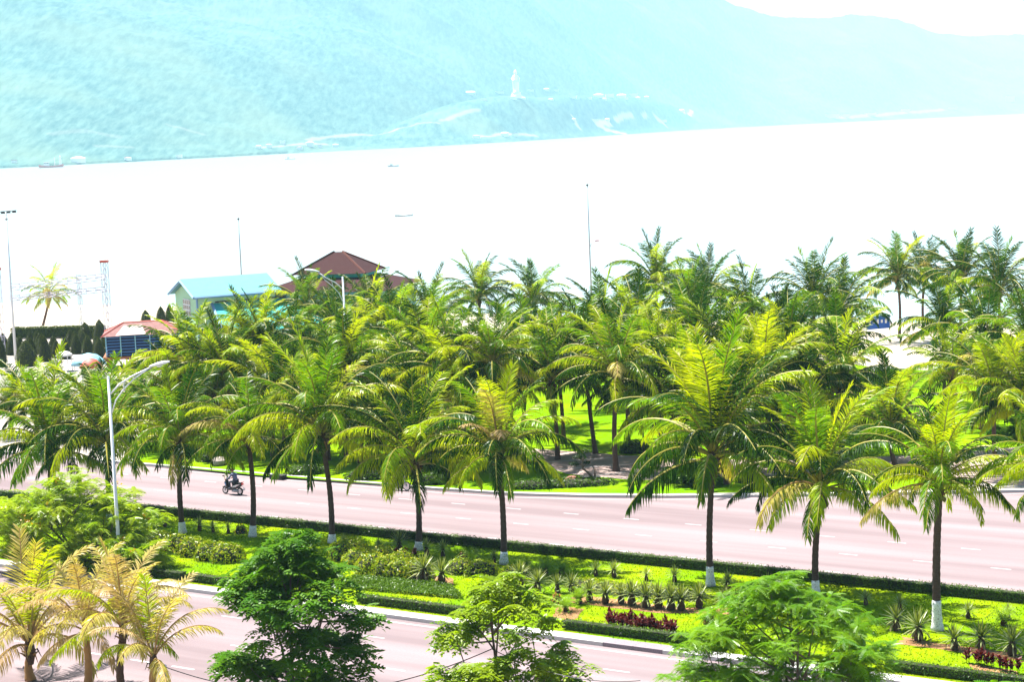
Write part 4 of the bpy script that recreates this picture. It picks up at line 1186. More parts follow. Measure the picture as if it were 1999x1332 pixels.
# ================================================================ LAMPS, MASTS, TRUSSES
def street_lamp(base, H, label, arm_dir, reach=3.1, sc=1.0, group=None):
    t = thing('street_lamp', base, label, 'street lamp', group)
    a = Vector((arm_dir[0], arm_dir[1], 0)).normalized()
    mb = MB(); mb.tube([(0, 0, 0), (0, 0, 0.5), (0, 0, H)], [0.13, 0.11, 0.065], 12)
    mb.build('post', M['white_metal'], t, True)
    mb = MB(); mb.lathe([(0.2, 0), (0.2, 0.05), (0.15, 0.08), (0.14, 0.7)], 12); mb.build('base_plate', M['grey_metal'], t)
    def q(f, z): return a * f + Vector((0, 0, z))
    mb = MB(); mb.tube([q(0.05, H - 0.95), q(0.6, H - 0.42), q(1.3, H - 0.02), q(reach - 0.75, H + 0.42)], 0.045, 8)
    mb.build('arm', M['white_metal'], t, True)
    mb = MB(); mb.tube([q(0.05, H - 2.0), q(0.35, H - 1.25), q(0.8, H - 0.7), q(1.4, H - 0.15), q(reach - 1.0, H + 0.27)], 0.035, 8)
    mb.tube([q(0.78, H - 0.72), q(0.86, H - 0.25)], 0.02, 6)
    mb.build('brace', M['white_metal'], t, True)
    hd = MB()
    side = Vector((-a.y, a.x, 0))
    prof = [(0.0, 0.05, 0.05), (0.12, 0.13, 0.08), (0.4, 0.19, 0.13), (0.75, 0.2, 0.14), (1.0, 0.13, 0.09), (1.12, 0.03, 0.03)]
    vs, fs = [], []
    n_ = 10
    for f, w_, h_ in prof:
        c = q(reach - 0.85 + f, H + 0.45 + 0.2 * f)
        for k in range(n_):
            an = 2 * PI * k / n_
            vs.append(c + side * math.cos(an) * w_ + Vector((0, 0, math.sin(an) * h_ * (1 if math.sin(an) > 0 else 0.55))))
    for i in range(len(prof) - 1):
        for k in range(n_): fs.append((i * n_ + k, i * n_ + (k + 1) % n_, (i + 1) * n_ + (k + 1) % n_, (i + 1) * n_ + k))
    hd.add(vs, fs); h = hd.build('lamp_head', M['white_metal'], t, True)
    gl = MB(); c = q(reach - 0.3, H + 0.44)
    gl.lathe([(0.02, -0.03), (0.12, 0.0), (0.14, 0.05)], 10, c); gl.build('lens', M['globe'], h)
    return t
b = P(235, 1118, Z_BED)
street_lamp(b, PD(212, 735, b.y).z - b.z, 'tall white street lamp with a curved double arm on the near median edge', (1.0, -0.15), 3.1)
b = P(684, 838, 0.14)
street_lamp(b, PD(671, 540, b.y).z - b.z, 'white street lamp rising out of the palm grove before the brown roofed pavilion', (-1.0, -0.2), 2.6)
# floodlight mast
b = P(31, 706, -0.03); H = PD(15, 413, b.y).z
t = thing('floodlight_mast', b, 'tall slim floodlight mast with a dark lamp bar above the topiary garden', 'light mast')
mb = MB(); mb.tube([(0, 0, 0), (0, 0, H)], [0.16, 0.07], 10); mb.build('pole', M['white_metal'], t, True)
mb = MB(); mb.tube([(-1.15, 0, H + 0.02), (1.15, 0, H + 0.1)], 0.04, 6); mb.build('cross_bar', M['dark_metal'], t)
for k in range(4):
    mb = MB(); x = -0.9 + 0.6 * k
    mb.box((x, -0.1, H - 0.1 + 0.03 * k), (0.46, 0.26, 0.2), 0, 0.2, 0.8); mb.build('floodlight', M['dark_metal'], t)
mb = MB(); mb.lathe([(0.08, H - 0.9), (0.14, H - 0.85), (0.14, H - 0.7), (0.08, H - 0.65)], 10); mb.build('collar', M['grey_metal'], t)
# distant thin masts
def mast(px, pyb, pyt, lab, arm=None, red=False):
    b = P(px, pyb, -0.03); H = PD(px - (pyb - pyt) * 0.035, pyt, b.y).z - b.z
    t = thing('mast', b, lab, 'mast')
    mb = MB(); mb.tube([(0, 0, 0), (0, 0, H * 0.7), (0, 0, H)], [0.12, 0.07, 0.03], 8); mb.build('pole', M['grey_metal'], t, True)
    mb = MB(); mb.lathe([(0.03, H - 0.1), (0.13, H), (0.13, H + 0.12), (0.03, H + 0.2)], 8); mb.build('top_light', M['dark_metal'], t)
    if arm:
        z = H * arm
        mb = MB(); mb.tube([(0, 0, z - 0.8), (0.25, 0, z - 0.2), (0.6, 0, z)], 0.03, 6); mb.build('arm', M['grey_metal'], t)
        mb = MB(); mb.box((0.85, 0, z + 0.02), (0.55, 0.22, 0.12), 0, 0.0, 0.8); mb.build('lamp_head', M['red_paint'], t)
    return t
mast(1157, 640, 362, 'thin tall mast with a small side lamp behind the grove, over the sea', 0.61)
mast(477, 640, 428, 'faint thin pole behind the teal roofed house', None)
# event truss towers and beams on the beach
def truss(name, p0, p1, side, label, mat='truss', cap=True, bay=0.8, group=None):
    p0, p1 = Vector(p0), Vector(p1)
    d = p1 - p0; L = d.length; d.normalize()
    a = d.orthogonal().normalized(); b_ = d.cross(a)
    h = side / 2
    t = thing(name, p0, label, 'truss', group)
    cs = [a * h + b_ * h, -a * h + b_ * h, -a * h - b_ * h, a * h - b_ * h]
    for c in cs:
        mb = MB(); mb.tube([c, c + d * L], 0.035, 6); mb.build('chord', M[mat], t)
    lac = MB(); n_ = int(L / bay)
    for k in range(n_):
        for i in range(4):
            c0, c1 = cs[i], cs[(i + 1) % 4]
            lac.tube([c0 + d * L * k / n_, c1 + d * L * (k + 1) / n_], 0.02, 4)
            lac.tube([c0 + d * L * k / n_, c1 + d * L * k / n_], 0.02, 4)
    lac.build('lacing', M[mat], t)
    if cap:
        mb = MB(); mb.box(d * (L + 0.1), (side * 1.5, side * 1.5, 0.25)); mb.build('head_block', M['red_paint'], t)
    return t
b = P(213, 668, -0.03); H1 = PD(206, 512, b.y)
truss('truss_tower', b, (b.x, b.y, H1.z), 0.6, 'lattice truss tower with a red head beside the red roofed pavilion')
b0 = P(4, 700, -0.03); H0 = PD(1, 527, b0.y)
truss('truss_tower', b0, (b0.x, b0.y, H0.z), 0.6, 'lattice truss tower with a red head beside the floodlight mast')
b2 = P(161, 660, -0.03); H2 = PD(161, 535, b2.y)
truss('truss_tower', b2, (b2.x, b2.y, H2.z), 0.35, 'slim pale lattice truss tower behind the beam over the leaning palm', 'white_metal', False)
truss('truss_beam', PD(20, 562, b2.y - 8), PD(206, 540, b2.y - 8), 0.5, 'upper horizontal lattice beam across the leaning beach palm', 'truss', False, 1.0)
truss('truss_beam', PD(20, 583, b2.y - 8), PD(206, 565, b2.y - 8), 0.4, 'lower horizontal lattice beam across the leaning beach palm', 'truss', False, 1.0)
# park lantern posts
for (x, yb, yt, lab) in [(1257, 893, 780, 'park lantern post with a white globe on the shaded lawn'), (1935, 832, 757, 'park lantern with a white globe near the dark round tree')]:
    b = P(x, yb, 0.14); H = PD(x - 4, yt, b.y).z - b.z
    t = thing('park_lantern', b, lab, 'lamp post')
    mb = MB(); mb.tube([(0, 0, 0), (0, 0, 0.4), (0, 0, H - 0.25)], [0.1, 0.06, 0.045], 8); mb.build('post', M['dark_metal'], t, True)
    mb = MB(); mb.lathe([(0.1, H - 0.3), (0.22, H - 0.18), (0.27, H), (0.22, H + 0.18), (0.08, H + 0.27)], 14); mb.build('globe', M['globe'], t, True)
    mb = MB(); mb.lathe([(0.14, H - 0.36), (0.2, H - 0.3), (0.05, H - 0.26)], 10); mb.build('collar', M['dark_metal'], t)
# cable post and cables at the near pavement
b = PV(325, 57.6)
H = PD(322, 1303, b.y).z
t = thing('cable_post', b, 'grey metal cable post beside the withered palms', 'post')
mb = MB(); mb.tube([(0, 0, 0), (0, 0, H)], 0.075, 10); mb.build('shaft', M['grey_metal'], t, True)
mb = MB(); mb.lathe([(0.09, H), (0.09, H + 0.06), (0.03, H + 0.1)], 10); mb.build('cap', M['grey_metal'], t)
p0 = Vector((b.x, b.y, H)); p1 = PD(640, 1352, 78); p2 = PD(960, 1268, 70); p3 = PD(1250, 1330, 66)
def cable(a, b_, sag, lab, rad=0.02):
    mb = MB()
    pts_ = [a.lerp(b_, k / 16) + Vector((0, 0, -sag * 4 * (k / 16) * (1 - k / 16))) for k in range(17)]
    mb.tube(pts_, rad, 5); mb.build('cable', M['cable'], None, label=lab, cat='cable')
cable(p0, p1, 0.35, 'black cable sagging from the grey cable post into the dark tree')
cable(p1, p2, 0.3, 'upper black cable running from the dark tree into the thin light green tree')
cable(p1 + Vector((0, 0, -0.25)), p2 + Vector((0.2, 0, -0.35)), 0.3, 'lower black cable running from the dark tree to the thin light green tree')
cable(p2, p3, 0.4, 'black cable sagging away from the thin light green tree over the road', 0.015)

# ================================================================ BUILDINGS BY THE BEACH
def hip_roof(mb, hx, hy, z0, z1, rl, over=0.0, mi=0):
    vs = [(-hx, -hy, z0), (hx, -hy, z0), (hx, hy, z0), (-hx, hy, z0), (-rl, 0, z1), (rl, 0, z1)]
    mb.add(vs, [(0, 1, 5, 4), (2, 3, 4, 5), (1, 2, 5), (3, 0, 4), (3, 2, 1, 0)], mi)
# mint house
YH = 216.0
c = PD(367, 640, YH); c.z = -0.03
th = R(27)
t = thing('mint_house', c, 'mint and teal beach house with light blue roof and gable window', 'building', None, th)
W2, LN, EV, AP = 3.7, 8.6, 6.6, 8.0     # half gable width, length, eave and apex height (x along the ridge)
mb = MB()
mb.add([(0, -W2, 0), (0, W2, 0), (0, W2, EV), (0, 0, AP - 0.1), (0, -W2, EV), (LN, -W2, 0), (LN, W2, 0), (LN, W2, EV), (LN, 0, AP - 0.1), (LN, -W2, EV)],
       [(0, 1, 2, 3, 4), (9, 8, 7, 6, 5), (0, 4, 9, 5), (1, 6, 7, 2)])
mb.build('wall', M['mint'], t)
mb = MB(); ov = 0.55
for sd in (-1, 1):
    y1, z1 = sd * (W2 + ov), EV - ov * (AP - EV) / W2
    mb.add([(-ov, 0, AP), (LN + ov, 0, AP), (LN + ov, y1, z1), (-ov, y1, z1), (-ov, 0, AP + 0.22), (LN + ov, 0, AP + 0.22), (LN + ov, y1, z1 + 0.22), (-ov, y1, z1 + 0.22)],
           [(4, 5, 6, 7), (3, 2, 1, 0), (2, 3, 7, 6), (0, 4, 7, 3), (1, 2, 6, 5)])
rf = mb.build('roof', M['sky_blue_roof'], t)
mb = MB()
for sd in (-1, 1):
    y1, z1 = sd * (W2 + ov), EV - ov * (AP - EV) / W2
    mb.tube([(-ov - 0.03, 0, AP + 0.05), (-ov - 0.03, y1, z1 + 0.05)], 0.16, 4)
mb.tube([(-ov, -W2 - ov - 0.03, EV - ov * (AP - EV) / W2 + 0.08), (LN + ov, -W2 - ov - 0.03, EV - ov * (AP - EV) / W2 + 0.08)], 0.16, 4)
mb.build('fascia', M['blue_trim'], rf)
wn = MB(); wn.box((-0.03, -0.1, 5.2), (0.06, 2.3, 1.75)); wo = wn.build('window', M['white_wall'], t)
for i in range(4):
    for j in range(3):
        pm = MB(); pm.box((-0.07, -0.1 - 0.87 + i * 0.58, 4.65 + j * 0.56), (0.03, 0.36, 0.4)); pm.build('pane', M['dark_glass'], wo)
mb = MB(); mb.box((-0.04, -W2 + 0.12, 3.3), (0.14, 0.3, 6.5)); mb.build('corner_post', M['blue_trim'], t)
# lower front wing with the teal lean-to roof
mb = MB()
mb.add([(1.6, -W2 - 0.02, EV - 0.9), (11.2, -W2 - 0.02, EV - 0.9), (13.2, -W2 - 5.2, 3.0), (1.0, -W2 - 5.2, 3.0), (1.6, -W2 - 0.02, EV - 1.1), (11.2, -W2 - 0.02, EV - 1.1), (13.2, -W2 - 5.2, 2.8), (1.0, -W2 - 5.2, 2.8)],
       [(3, 2, 1, 0), (4, 5, 6, 7), (0, 4, 7, 3), (3, 7, 6, 2), (2, 6, 5, 1)])
lr = mb.build('lean_to_roof', M['teal'], t)
mb = MB(); mb.tube([(1.55, -W2 - 0.02, EV - 0.95), (0.95, -W2 - 5.2, 2.95)], 0.17, 4); mb.build('fascia', M['blue_trim'], lr)
mb = MB(); mb.box((6.6, -W2 - 0.06, EV - 0.78), (9.4, 0.1, 0.16)); mb.build('gutter', M['dark_metal'], t)
mb = MB(); mb.add([(1.7, -W2, 0), (1.7, -W2 - 4.8, 0), (1.7, -W2 - 4.8, 2.85), (1.7, -W2, 5.35), (12.6, -W2 - 4.8, 0), (12.6, -W2 - 4.8, 2.85)], [(0, 1, 2, 3), (1, 4, 5, 2)]); mb.build('wing_wall', M['mint'], t)
for k in range(2):
    mb = MB(); mb.box((1.66, -W2 - 1.3 - 1.7 * k, 2.9), (0.08, 0.7, 0.6)); w_ = mb.build('window', M['white_wall'], t)
    mb = MB(); mb.box((1.6, -W2 - 1.3 - 1.7 * k, 2.9), (0.06, 0.5, 0.42)); mb.build('pane', M['dark_glass'], w_)
# brown hip-roofed pavilion
YP_ = 222.0
c = PD(668, 640, YP_); c.z = -0.03
t = thing('brown_pavilion', c, 'two-tier pavilion with brown hip roofs and pale teal walls beyond the grove', 'building', None, R(-14))
def zat(px, py): return PD(px, py, YP_).z
mb = MB(); hip_roof(mb, 4.1, 3.6, zat(668, 530), zat(668, 491), 0.5); rf = mb.build('upper_roof', M['brown_tile'], t)
zz0, zz1 = zat(668, 530), zat(668, 491)
mb = MB()
for sx in (-1, 1):
    for sy in (-1, 1): mb.tube([(sx * 0.5, 0, zz1 + 0.03), (sx * 4.1, sy * 3.6, zz0 + 0.03)], 0.13, 4)
mb.build('ridge_tiles', M['brown_ridge'], rf)
mb = MB(); mb.box((0, 0, zat(668, 545) / 2 + zz0 / 2 - 0.1), (6.6, 5.6, zz0 - zat(668, 545) + 0.4)); mb.build('upper_wall', M['teal'], t)
mb = MB(); z3 = zat(668, 560)
vs = [(-7.5, -6.9, z3), (7.5, -6.9, z3), (7.5, 6.9, z3), (-7.5, 6.9, z3), (-3.6, -3.1, z3 + 1.25), (3.6, -3.1, z3 + 1.25), (3.6, 3.1, z3 + 1.25), (-3.6, 3.1, z3 + 1.25)]
mb.add(vs, [(0, 1, 5, 4), (1, 2, 6, 5), (2, 3, 7, 6), (3, 0, 4, 7), (3, 2, 1, 0)]); mb.build('lower_roof', M['brown_tile'], t)
mb = MB(); mb.box((0, 0, z3 / 2), (13.4, 12.2, z3 - 0.1)); mb.build('lower_wall', M['sky_blue_roof'], t)
for k in range(5):
    mb = MB(); mb.box((-5.6 + 2.8 * k, -6.13, z3 * 0.55), (1.5, 0.08, 1.5)); mb.build('window', M['dark_glass'], t)
# red-roofed pavilion with blue slatted screens
YR = 206.0
c = PD(282, 690, YR); c.z = -0.03
t = thing('red_pavilion', c, 'raised pavilion with pinkish tile roof and blue slatted walls near the topiaries', 'building', None, R(8))
def zr(py): return PD(282, py, YR).z
z_e, z_a, z_b = zr(648), zr(617), zr(688)
mb = MB(); hip_roof(mb, 4.0, 3.2, z_e, z_a - 0.55, 2.0); rf = mb.build('roof', M['pink_tile'], t)
mb = MB()
for sx in (-1, 1):
    for sy in (-1, 1): mb.tube([(sx * 1.9, 0, z_a - 0.53), (sx * 4.0, sy * 3.2, z_e + 0.02)], 0.09, 4)
mb.tube([(-1.9, 0, z_a - 0.52), (1.9, 0, z_a - 0.52)], 0.08, 4); mb.build('ridge_tiles', M['canopy_red'], rf)
mb = MB(); mb.add([(-2.6, -3.5, z_e + 0.1), (0.4, -3.5, z_e + 0.1), (0.0, -2.0, z_e + 0.95), (-1.8, -2.0, z_e + 0.95)], [(0, 1, 2, 3)]); mb.build('canopy_sheet', M['pale_sheet'], rf)
mb = MB(); mb.box((0, 0, (z_e + z_b) / 2), (7.0, 5.4, z_e - z_b - 0.05)); mb.build('inner_wall', M['navy'], t)
sl_me = MB(); sl_me.box((0, 0, 0), (7.3, 0.06, 0.1)); sl_me = sl_me.mesh('slat', M['slat_blue'])
sl2 = MB(); sl2.box((0, 0, 0), (0.06, 5.6, 0.1)); sl2 = sl2.mesh('slat', M['slat_blue'])
for k in range(7):
    z = z_b + 0.15 + k * (z_e - z_b - 0.3) / 6
    link('slat', sl_me, t, (0, -2.78, z)); link('slat', sl2, t, (-3.62, 0, z)); link('slat', sl2, t, (3.62, 0, z))
for k in range(6):
    mb = MB(); mb.box((-3.6 + 1.44 * k, -2.84, (z_e + z_b) / 2), (0.1, 0.1, z_e - z_b)); mb.build('mullion', M['canopy_blue'], t)
mb = MB(); mb.box((0, 0, z_b - 0.12), (7.9, 6.3, 0.24)); mb.build('floor_beam', M['orange_wood'], t)
for sx in (-1, -0.33, 0.33, 1):
    for sy in (-1, 1):
        mb = MB(); mb.box((sx * 3.5, sy * 2.6, (z_b - 0.24) / 2), (0.32, 0.32, z_b - 0.24)); mb.build('post', M['orange_wood'], t)
# fabric canopies
def canopy(px, py, Y, rx, ry, h, mat, lab):
    c = PD(px, py, Y); zt = c.z; c.z = 0.13
    t = thing('fabric_canopy', c, lab, 'canopy')
    mb = MB(); mb.lathe([(1.0, zt - h), (0.85, zt - h * 0.62), (0.5, zt - h * 0.18), (0.03, zt)], 16)
    mb.v = [(x * rx, y * ry, z) for x, y, z in mb.v]
    mb.build('fabric', M[mat], t, True)
    for a in range(4):
        an = a * PI / 2 + 0.6
        mb = MB(); mb.tube([(math.cos(an) * rx * 0.85, math.sin(an) * ry * 0.85, 0), (math.cos(an) * rx * 0.85, math.sin(an) * ry * 0.85, zt - h * 0.6)], 0.04, 6); mb.build('pole', M['white_metal'], t)
canopy(172, 692, 190, 1.7, 1.4, 1.1, 'canopy_blue', 'pale blue fabric canopy between the topiaries and the avenue palms')
canopy(177, 702, 186, 1.1, 1.0, 0.9, 'canopy_red', 'red fabric canopy just before the pale blue one')
canopy(125, 688, 205, 0.9, 0.9, 0.5, 'white_wall', 'small white canopy beside the topiary cones')
# blue banner on the beach
p0, p1 = P(1692, 668, -0.03), P(1738, 664, -0.03)
t = thing('beach_banner', p0, 'blue banner board with white marks on posts on the bright beach', 'banner')
d = p1 - p0; an = math.atan2(d.y, d.x); L = d.length
zt = PD(1700, 618, p0.y).z
for f in (0, 1):
    mb = MB(); mb.tube([d * f, d * f + Vector((0, 0, zt))], 0.05, 6); mb.build('post', M['white_metal'], t)
mb = MB(); mb.box((d.x / 2, d.y / 2, zt - 0.65), (L - 0.06, 0.05, 1.3), 0, an); bn = mb.build('board', M['banner_blue'], t)
mb = MB(); nn = Vector((d.y, -d.x, 0)).normalized() * 0.04
for k in range(5):
    q = d * (0.14 + 0.17 * k) + nn; mb.box((q.x, q.y, zt - 0.55), (0.22, 0.02, 0.3 if k % 2 else 0.45), 0, an)
mb.build('white_marks', M['white_wall'], bn)

# ================================================================ FAR SHORE: statue, houses, boats
b = world_at(1008, 190, (4000, 5600))
sH = PD(1008, 133, b.y).z - b.z
t = thing('statue', (b.x, b.y, b.z - 2), 'tall white robed standing statue on the hazy headland', 'statue')
k = sH / 63.0
mb = MB(); mb.lathe([(13, 0), (13, 5), (11, 6), (11, 9), (9.5, 11), (10.5, 13)], 20); mb.v = [tuple(c * k for c in q) for q in mb.v]; mb.build('pedestal', M['marble'], t)
mb = MB(); mb.lathe([(7.2, 13), (6.6, 18), (7.0, 26), (7.6, 34), (7.8, 42), (7.0, 47), (5.0, 50), (2.8, 51.5)], 20); mb.v = [(x * k, y * 0.75 * k, z * k) for x, y, z in mb.v]; mb.build('robed_body', M['marble'], t, True)
mb = MB(); mb.lathe([(2.2, 51), (3.4, 53), (3.8, 55.5), (3.5, 58), (2.2, 60), (1.3, 61.5), (0.3, 63)], 16); mb.v = [tuple(c * k for c in q) for q in mb.v]; mb.build('head', M['marble'], t, True)
mb = MB(); mb.tube([(-7 * k, -2 * k, 44 * k), (-6 * k, -6 * k, 38 * k), (0, -7.5 * k, 41 * k)], [2.4 * k, 2 * k, 1.3 * k], 8); mb.tube([(7 * k, -2 * k, 44 * k), (6.5 * k, -6 * k, 36 * k), (1 * k, -7.5 * k, 35 * k)], [2.4 * k, 2 * k, 1.3 * k], 8); mb.build('arms', M['marble'], t, True)
def far_house(px, py, wd, ht, lab, guess, group, roof='far_roof', flat=False, dp=None):
    b = world_at(px, py, guess)
    t = thing('far_house', (b.x, b.y, b.z - 1.0), lab, 'house', group, random.uniform(-0.3, 0.3))
    wd *= 0.95; ht *= 0.95
    dp = dp or wd * 0.5
    mb = MB(); mb.box((0, 0, ht / 2), (wd, dp, ht)); mb.build('wall', M['white_wall'], t)
    mb = MB()
    if flat: mb.box((0, 0, ht + 0.4), (wd * 1.05, dp * 1.05, 0.8))
    else: hip_roof(mb, wd * 0.56, dp * 0.6, ht + 0.02, ht + wd * 0.12, wd * 0.2)
    mb.build('roof', M[roof], t)
    return t
for i, (x, y, wd, ht) in enumerate([(1118, 192, 22, 7), (1168, 190, 30, 9), (1190, 189, 26, 10), (1213, 191, 30, 11), (1235, 189, 34, 12), (1262, 192, 20, 8), (975, 182, 24, 7), (918, 185, 30, 8), (1035, 178, 22, 6), (1066, 177, 20, 7), (1085, 178, 16, 6), (1330, 218, 22, 8), (1150, 193, 14, 6), (1245, 193, 16, 7), (1222, 194, 14, 6), (1180, 195, 12, 6), (1002, 194, 16, 5), (1020, 193, 14, 5), (945, 196, 14, 6), (1075, 196, 14, 5), (1160, 238, 16, 7), (1185, 236, 16, 7), (1296, 238, 18, 8), (1120, 236, 12, 6)]):
    far_house(x, y, wd, ht, 'small white temple building on the wooded headland around the statue', G2, 'white buildings on the headland', 'white_wall', i % 2 == 0)
for i, (x, y, wd, ht) in enumerate([(28, 318, 8, 5), (505, 290, 10, 6), (525, 288, 12, 7), (552, 281, 9, 7), (585, 292, 10, 6), (605, 286, 14, 9), (625, 288, 8, 6), (655, 287, 12, 6), (250, 316, 11, 5), (350, 309, 10, 5), (930, 270, 16, 7), (985, 266, 18, 9), (1005, 266, 14, 8)]):
    far_house(x, y, wd, ht, 'small white house at the waterline of the hazy hillside', (2950, 5600), 'white houses along the far shore', 'white_wall' if i % 2 else 'far_roof', i % 3 == 0)
for i, (x, y, wd, ht) in enumerate([(1625, 230, 60, 16), (1650, 229, 40, 14), (1700, 226, 50, 14), (1768, 218, 40, 14), (1972, 198, 44, 30), (1860, 214, 40, 12)]):
    far_house(x, y, wd, ht, 'pale building at the foot of the farthest misty hills', (7000, 14000), 'pale buildings under the farthest hills', 'white_wall', True)
far_house(153, 317, 22, 8, 'long white shed on the far shore beside the moored red ship', (2950, 5200), None, 'white_wall', False, 8)
def boat(px, py, L, lab, hull, cabin=True, tall=0.0, z=-3.0):
    p = P(px, py, z)
    t = thing('boat', p, lab, 'boat', None, random.uniform(-0.3, 0.3))
    mb = MB(); n_ = 9; vs = []
    for i in range(n_):
        f = i / (n_ - 1); x = (f - 0.5) * L; w_ = L * 0.13 * (math.sin(PI * min(1, 0.12 + 0.8 * f)) ** 0.6) * (1 if f < 0.97 else 0.15)
        sh = L * (0.07 + 0.06 * (2 * f - 1) ** 2)
        vs += [(x, -w_, sh), (x, -w_ * 0.6, -0.1), (x, w_ * 0.6, -0.1), (x, w_, sh)]
    fs = []
    for i in range(n_ - 1):
        for k in range(3): fs.append((i * 4 + k, i * 4 + k + 1, i * 4 + k + 5, i * 4 + k + 4))
        fs.append((i * 4 + 3, i * 4, i * 4 + 4, i * 4 + 7))
    fs += [(3, 2, 1, 0), (n_ * 4 - 4, n_ * 4 - 3, n_ * 4 - 2, n_ * 4 - 1)]
    mb.add(vs, fs); mb.build('hull', M[hull], t)
    if cabin:
        mb = MB(); mb.box((-L * 0.18, 0, L * 0.15), (L * 0.22, L * 0.14, L * 0.16)); c_ = mb.build('cabin', M['white_wall'], t)
        mb = MB(); mb.box((-L * 0.18, 0, L * 0.18), (L * 0.225, L * 0.145, L * 0.035)); mb.build('window', M['dark_glass'], c_)
    if tall:
        mb = MB(); mb.tube([(L * 0.15, 0, 0), (L * 0.15, 0, tall)], L * 0.012, 6); mb.build('mast', M['white_wall'], t)
boat(768, 325, 9, 'tiny dark fishing boat alone on the bright bay', 'grey_metal', True)
boat(788, 422, 6.0, 'pale open boat alone nearer the beach on the bright bay', 'white_wall', False)
boat(566, 311, 14, 'long low pale boat just off the far shore', 'white_wall', True)
boat(100, 327, 34, 'moored ship with red hull and white superstructure at the far shore', 'canopy_red', True, 14)
b = world_at(118, 321, (2950, 5200))
t = thing('lighthouse', (b.x, b.y, b.z - 2), 'slim white lighthouse tower beside the moored ship on the far shore', 'lighthouse')
mb = MB(); mb.lathe([(2.2, 0), (1.4, 10), (1.4, 11), (1.9, 11.2), (1.9, 11.8)], 12); mb.build('tower', M['white_wall'], t)
mb = MB(); mb.lathe([(1.2, 11.8), (1.2, 13.2), (0.2, 14.5)], 12); mb.build('lantern', M['white_wall'], t)

# ================================================================ BONSAI, ROCKS, DRAIN
b = P(1153, 944, 0.14)
t = thing('bonsai', b, 'twisted bonsai with flat dark leaf pads in a low tub by the pink path', 'bonsai')
mb = MB(); mb.box((0, 0, 0.22), (1.0, 0.7, 0.42), 0, 0.2, 1.15); mb.build('tub', M['iron'], t)
mb = MB(); mb.tube([(0.1, 0, 0.4), (-0.15, 0, 0.7), (-0.45, 0, 0.95), (-0.5, 0, 1.3), (-0.35, 0.0, 1.6), (-0.4, 0, 1.9)], [0.09, 0.075, 0.06, 0.05, 0.04, 0.03], 7)
mb.tube([(-0.5, 0, 1.2), (-0.8, 0, 1.25), (-1.0, 0, 1.2)], [0.04, 0.03, 0.02], 6); mb.tube([(-0.42, 0, 1.5), (-0.75, 0, 1.62)], [0.035, 0.02], 6); mb.tube([(-0.45, 0, 1.05), (-0.2, 0, 1.25)], [0.035, 0.02], 6); mb.tube([(0.28, 0, 0.4), (0.3, 0, 0.95)], [0.06, 0.03], 6)
mb.build('trunk', M['bark'], t, True)
for (x, z, s_) in [(-0.4, 2.0, 0.36), (-0.78, 1.66, 0.3), (-1.0, 1.24, 0.3), (-0.18, 1.3, 0.22)]:
    n_ = 260
    th_, q_ = rng.uniform(0, 6.283, n_), np.sqrt(rng.random(n_))
    pts = np.stack([x + np.cos(th_) * q_ * s_, np.sin(th_) * q_ * s_, z + 0.18 * s_ / 0.3 * np.sqrt(1 - q_ ** 2 * 0.9) * rng.uniform(-0.4, 1, n_)], 1)
    V_, F_ = leaf_cloud(pts, np.tile([0, 0, 1.0], (n_, 1)), 0.07, 0.8)
    link('leaf_pad', np_mesh('leaf_pad', V_, F_, M['bonsai']), t)
def rock(px, py, s, mat, lab, z=0.14, seed=0):
    mb = MB(); r = random.Random(seed)
    mb.lathe([(0.75, 0), (1.0, 0.25), (0.92, 0.6), (0.6, 0.85), (0.15, 0.95)], 9, wob=0.18)
    mb.v = [(x * s * 1.3, y * s * 0.9, zz * s) for x, y, zz in mb.v]
    mb.build('boulder', M[mat], None, False, loc=P(px, py, z), rot=(0, 0, r.uniform(0, 6)), label=lab, cat='rock')
rock(1672, 850, 0.75, 'stone', 'grey boulder on the bright park lawn below a palm')
rock(1118, 944, 0.5, 'stone_red', 'dark red rock lying beside the bonsai tub')
rock(428, 908, 0.6, 'stone', 'pale grey rock on the lawn corner behind the scooter', seed=4)
p = P(543, 936, 0.0)
mb = MB(); mb.box((0, 0, 0.14), (1.1, 0.5, 0.26), 0, AV); mb.box((0, 0, 0.29), (1.2, 0.6, 0.04), 0, AV)
mb.build('drain_inlet', M['iron'], None, loc=(p.x, p.y, 0.0), label='black iron drain inlet set in the park kerb', cat='drain')

# ================================================================ MOTORBIKES AND RIDER
def wheel(t, x, rad, wd, rimmat='chrome'):
    mb = MB(); n_ = 22; m_ = 8; vs, fs = [], []
    for i in range(n_):
        a = 2 * PI * i / n_
        for j in range(m_):
            b_ = 2 * PI * j / m_
            rr_ = rad - wd / 2 + wd / 2 * math.cos(b_)
            vs.append((rr_ * math.cos(a), wd / 2 * math.sin(b_), rr_ * math.sin(a)))
    for i in range(n_):
        for j in range(m_): fs.append((i * m_ + j, ((i + 1) % n_) * m_ + j, ((i + 1) % n_) * m_ + (j + 1) % m_, i * m_ + (j + 1) % m_))
    mb.add(vs, fs)
    w_ = link('wheel', None, t, (x, 0, rad))
    mb.build('tyre', M['rubber'], w_, True)
    rm = MB(); rm.lathe([(rad - wd * 0.95, -0.03), (rad - wd * 0.7, -0.035), (rad - wd * 0.7, 0.035), (rad - wd * 0.95, 0.03)], 18, axis='Y')
    for k in range(5):
        a = k * 2 * PI / 5
        rm.tube([(0.03 * math.cos(a), 0, 0.03 * math.sin(a)), ((rad - wd) * math.cos(a), 0, (rad - wd) * math.sin(a))], 0.016, 5)
    rm.tube([(0, -0.06, 0), (0, 0.06, 0)], 0.05, 10)
    rm.build('rim', M[rimmat], w_)
    return w_
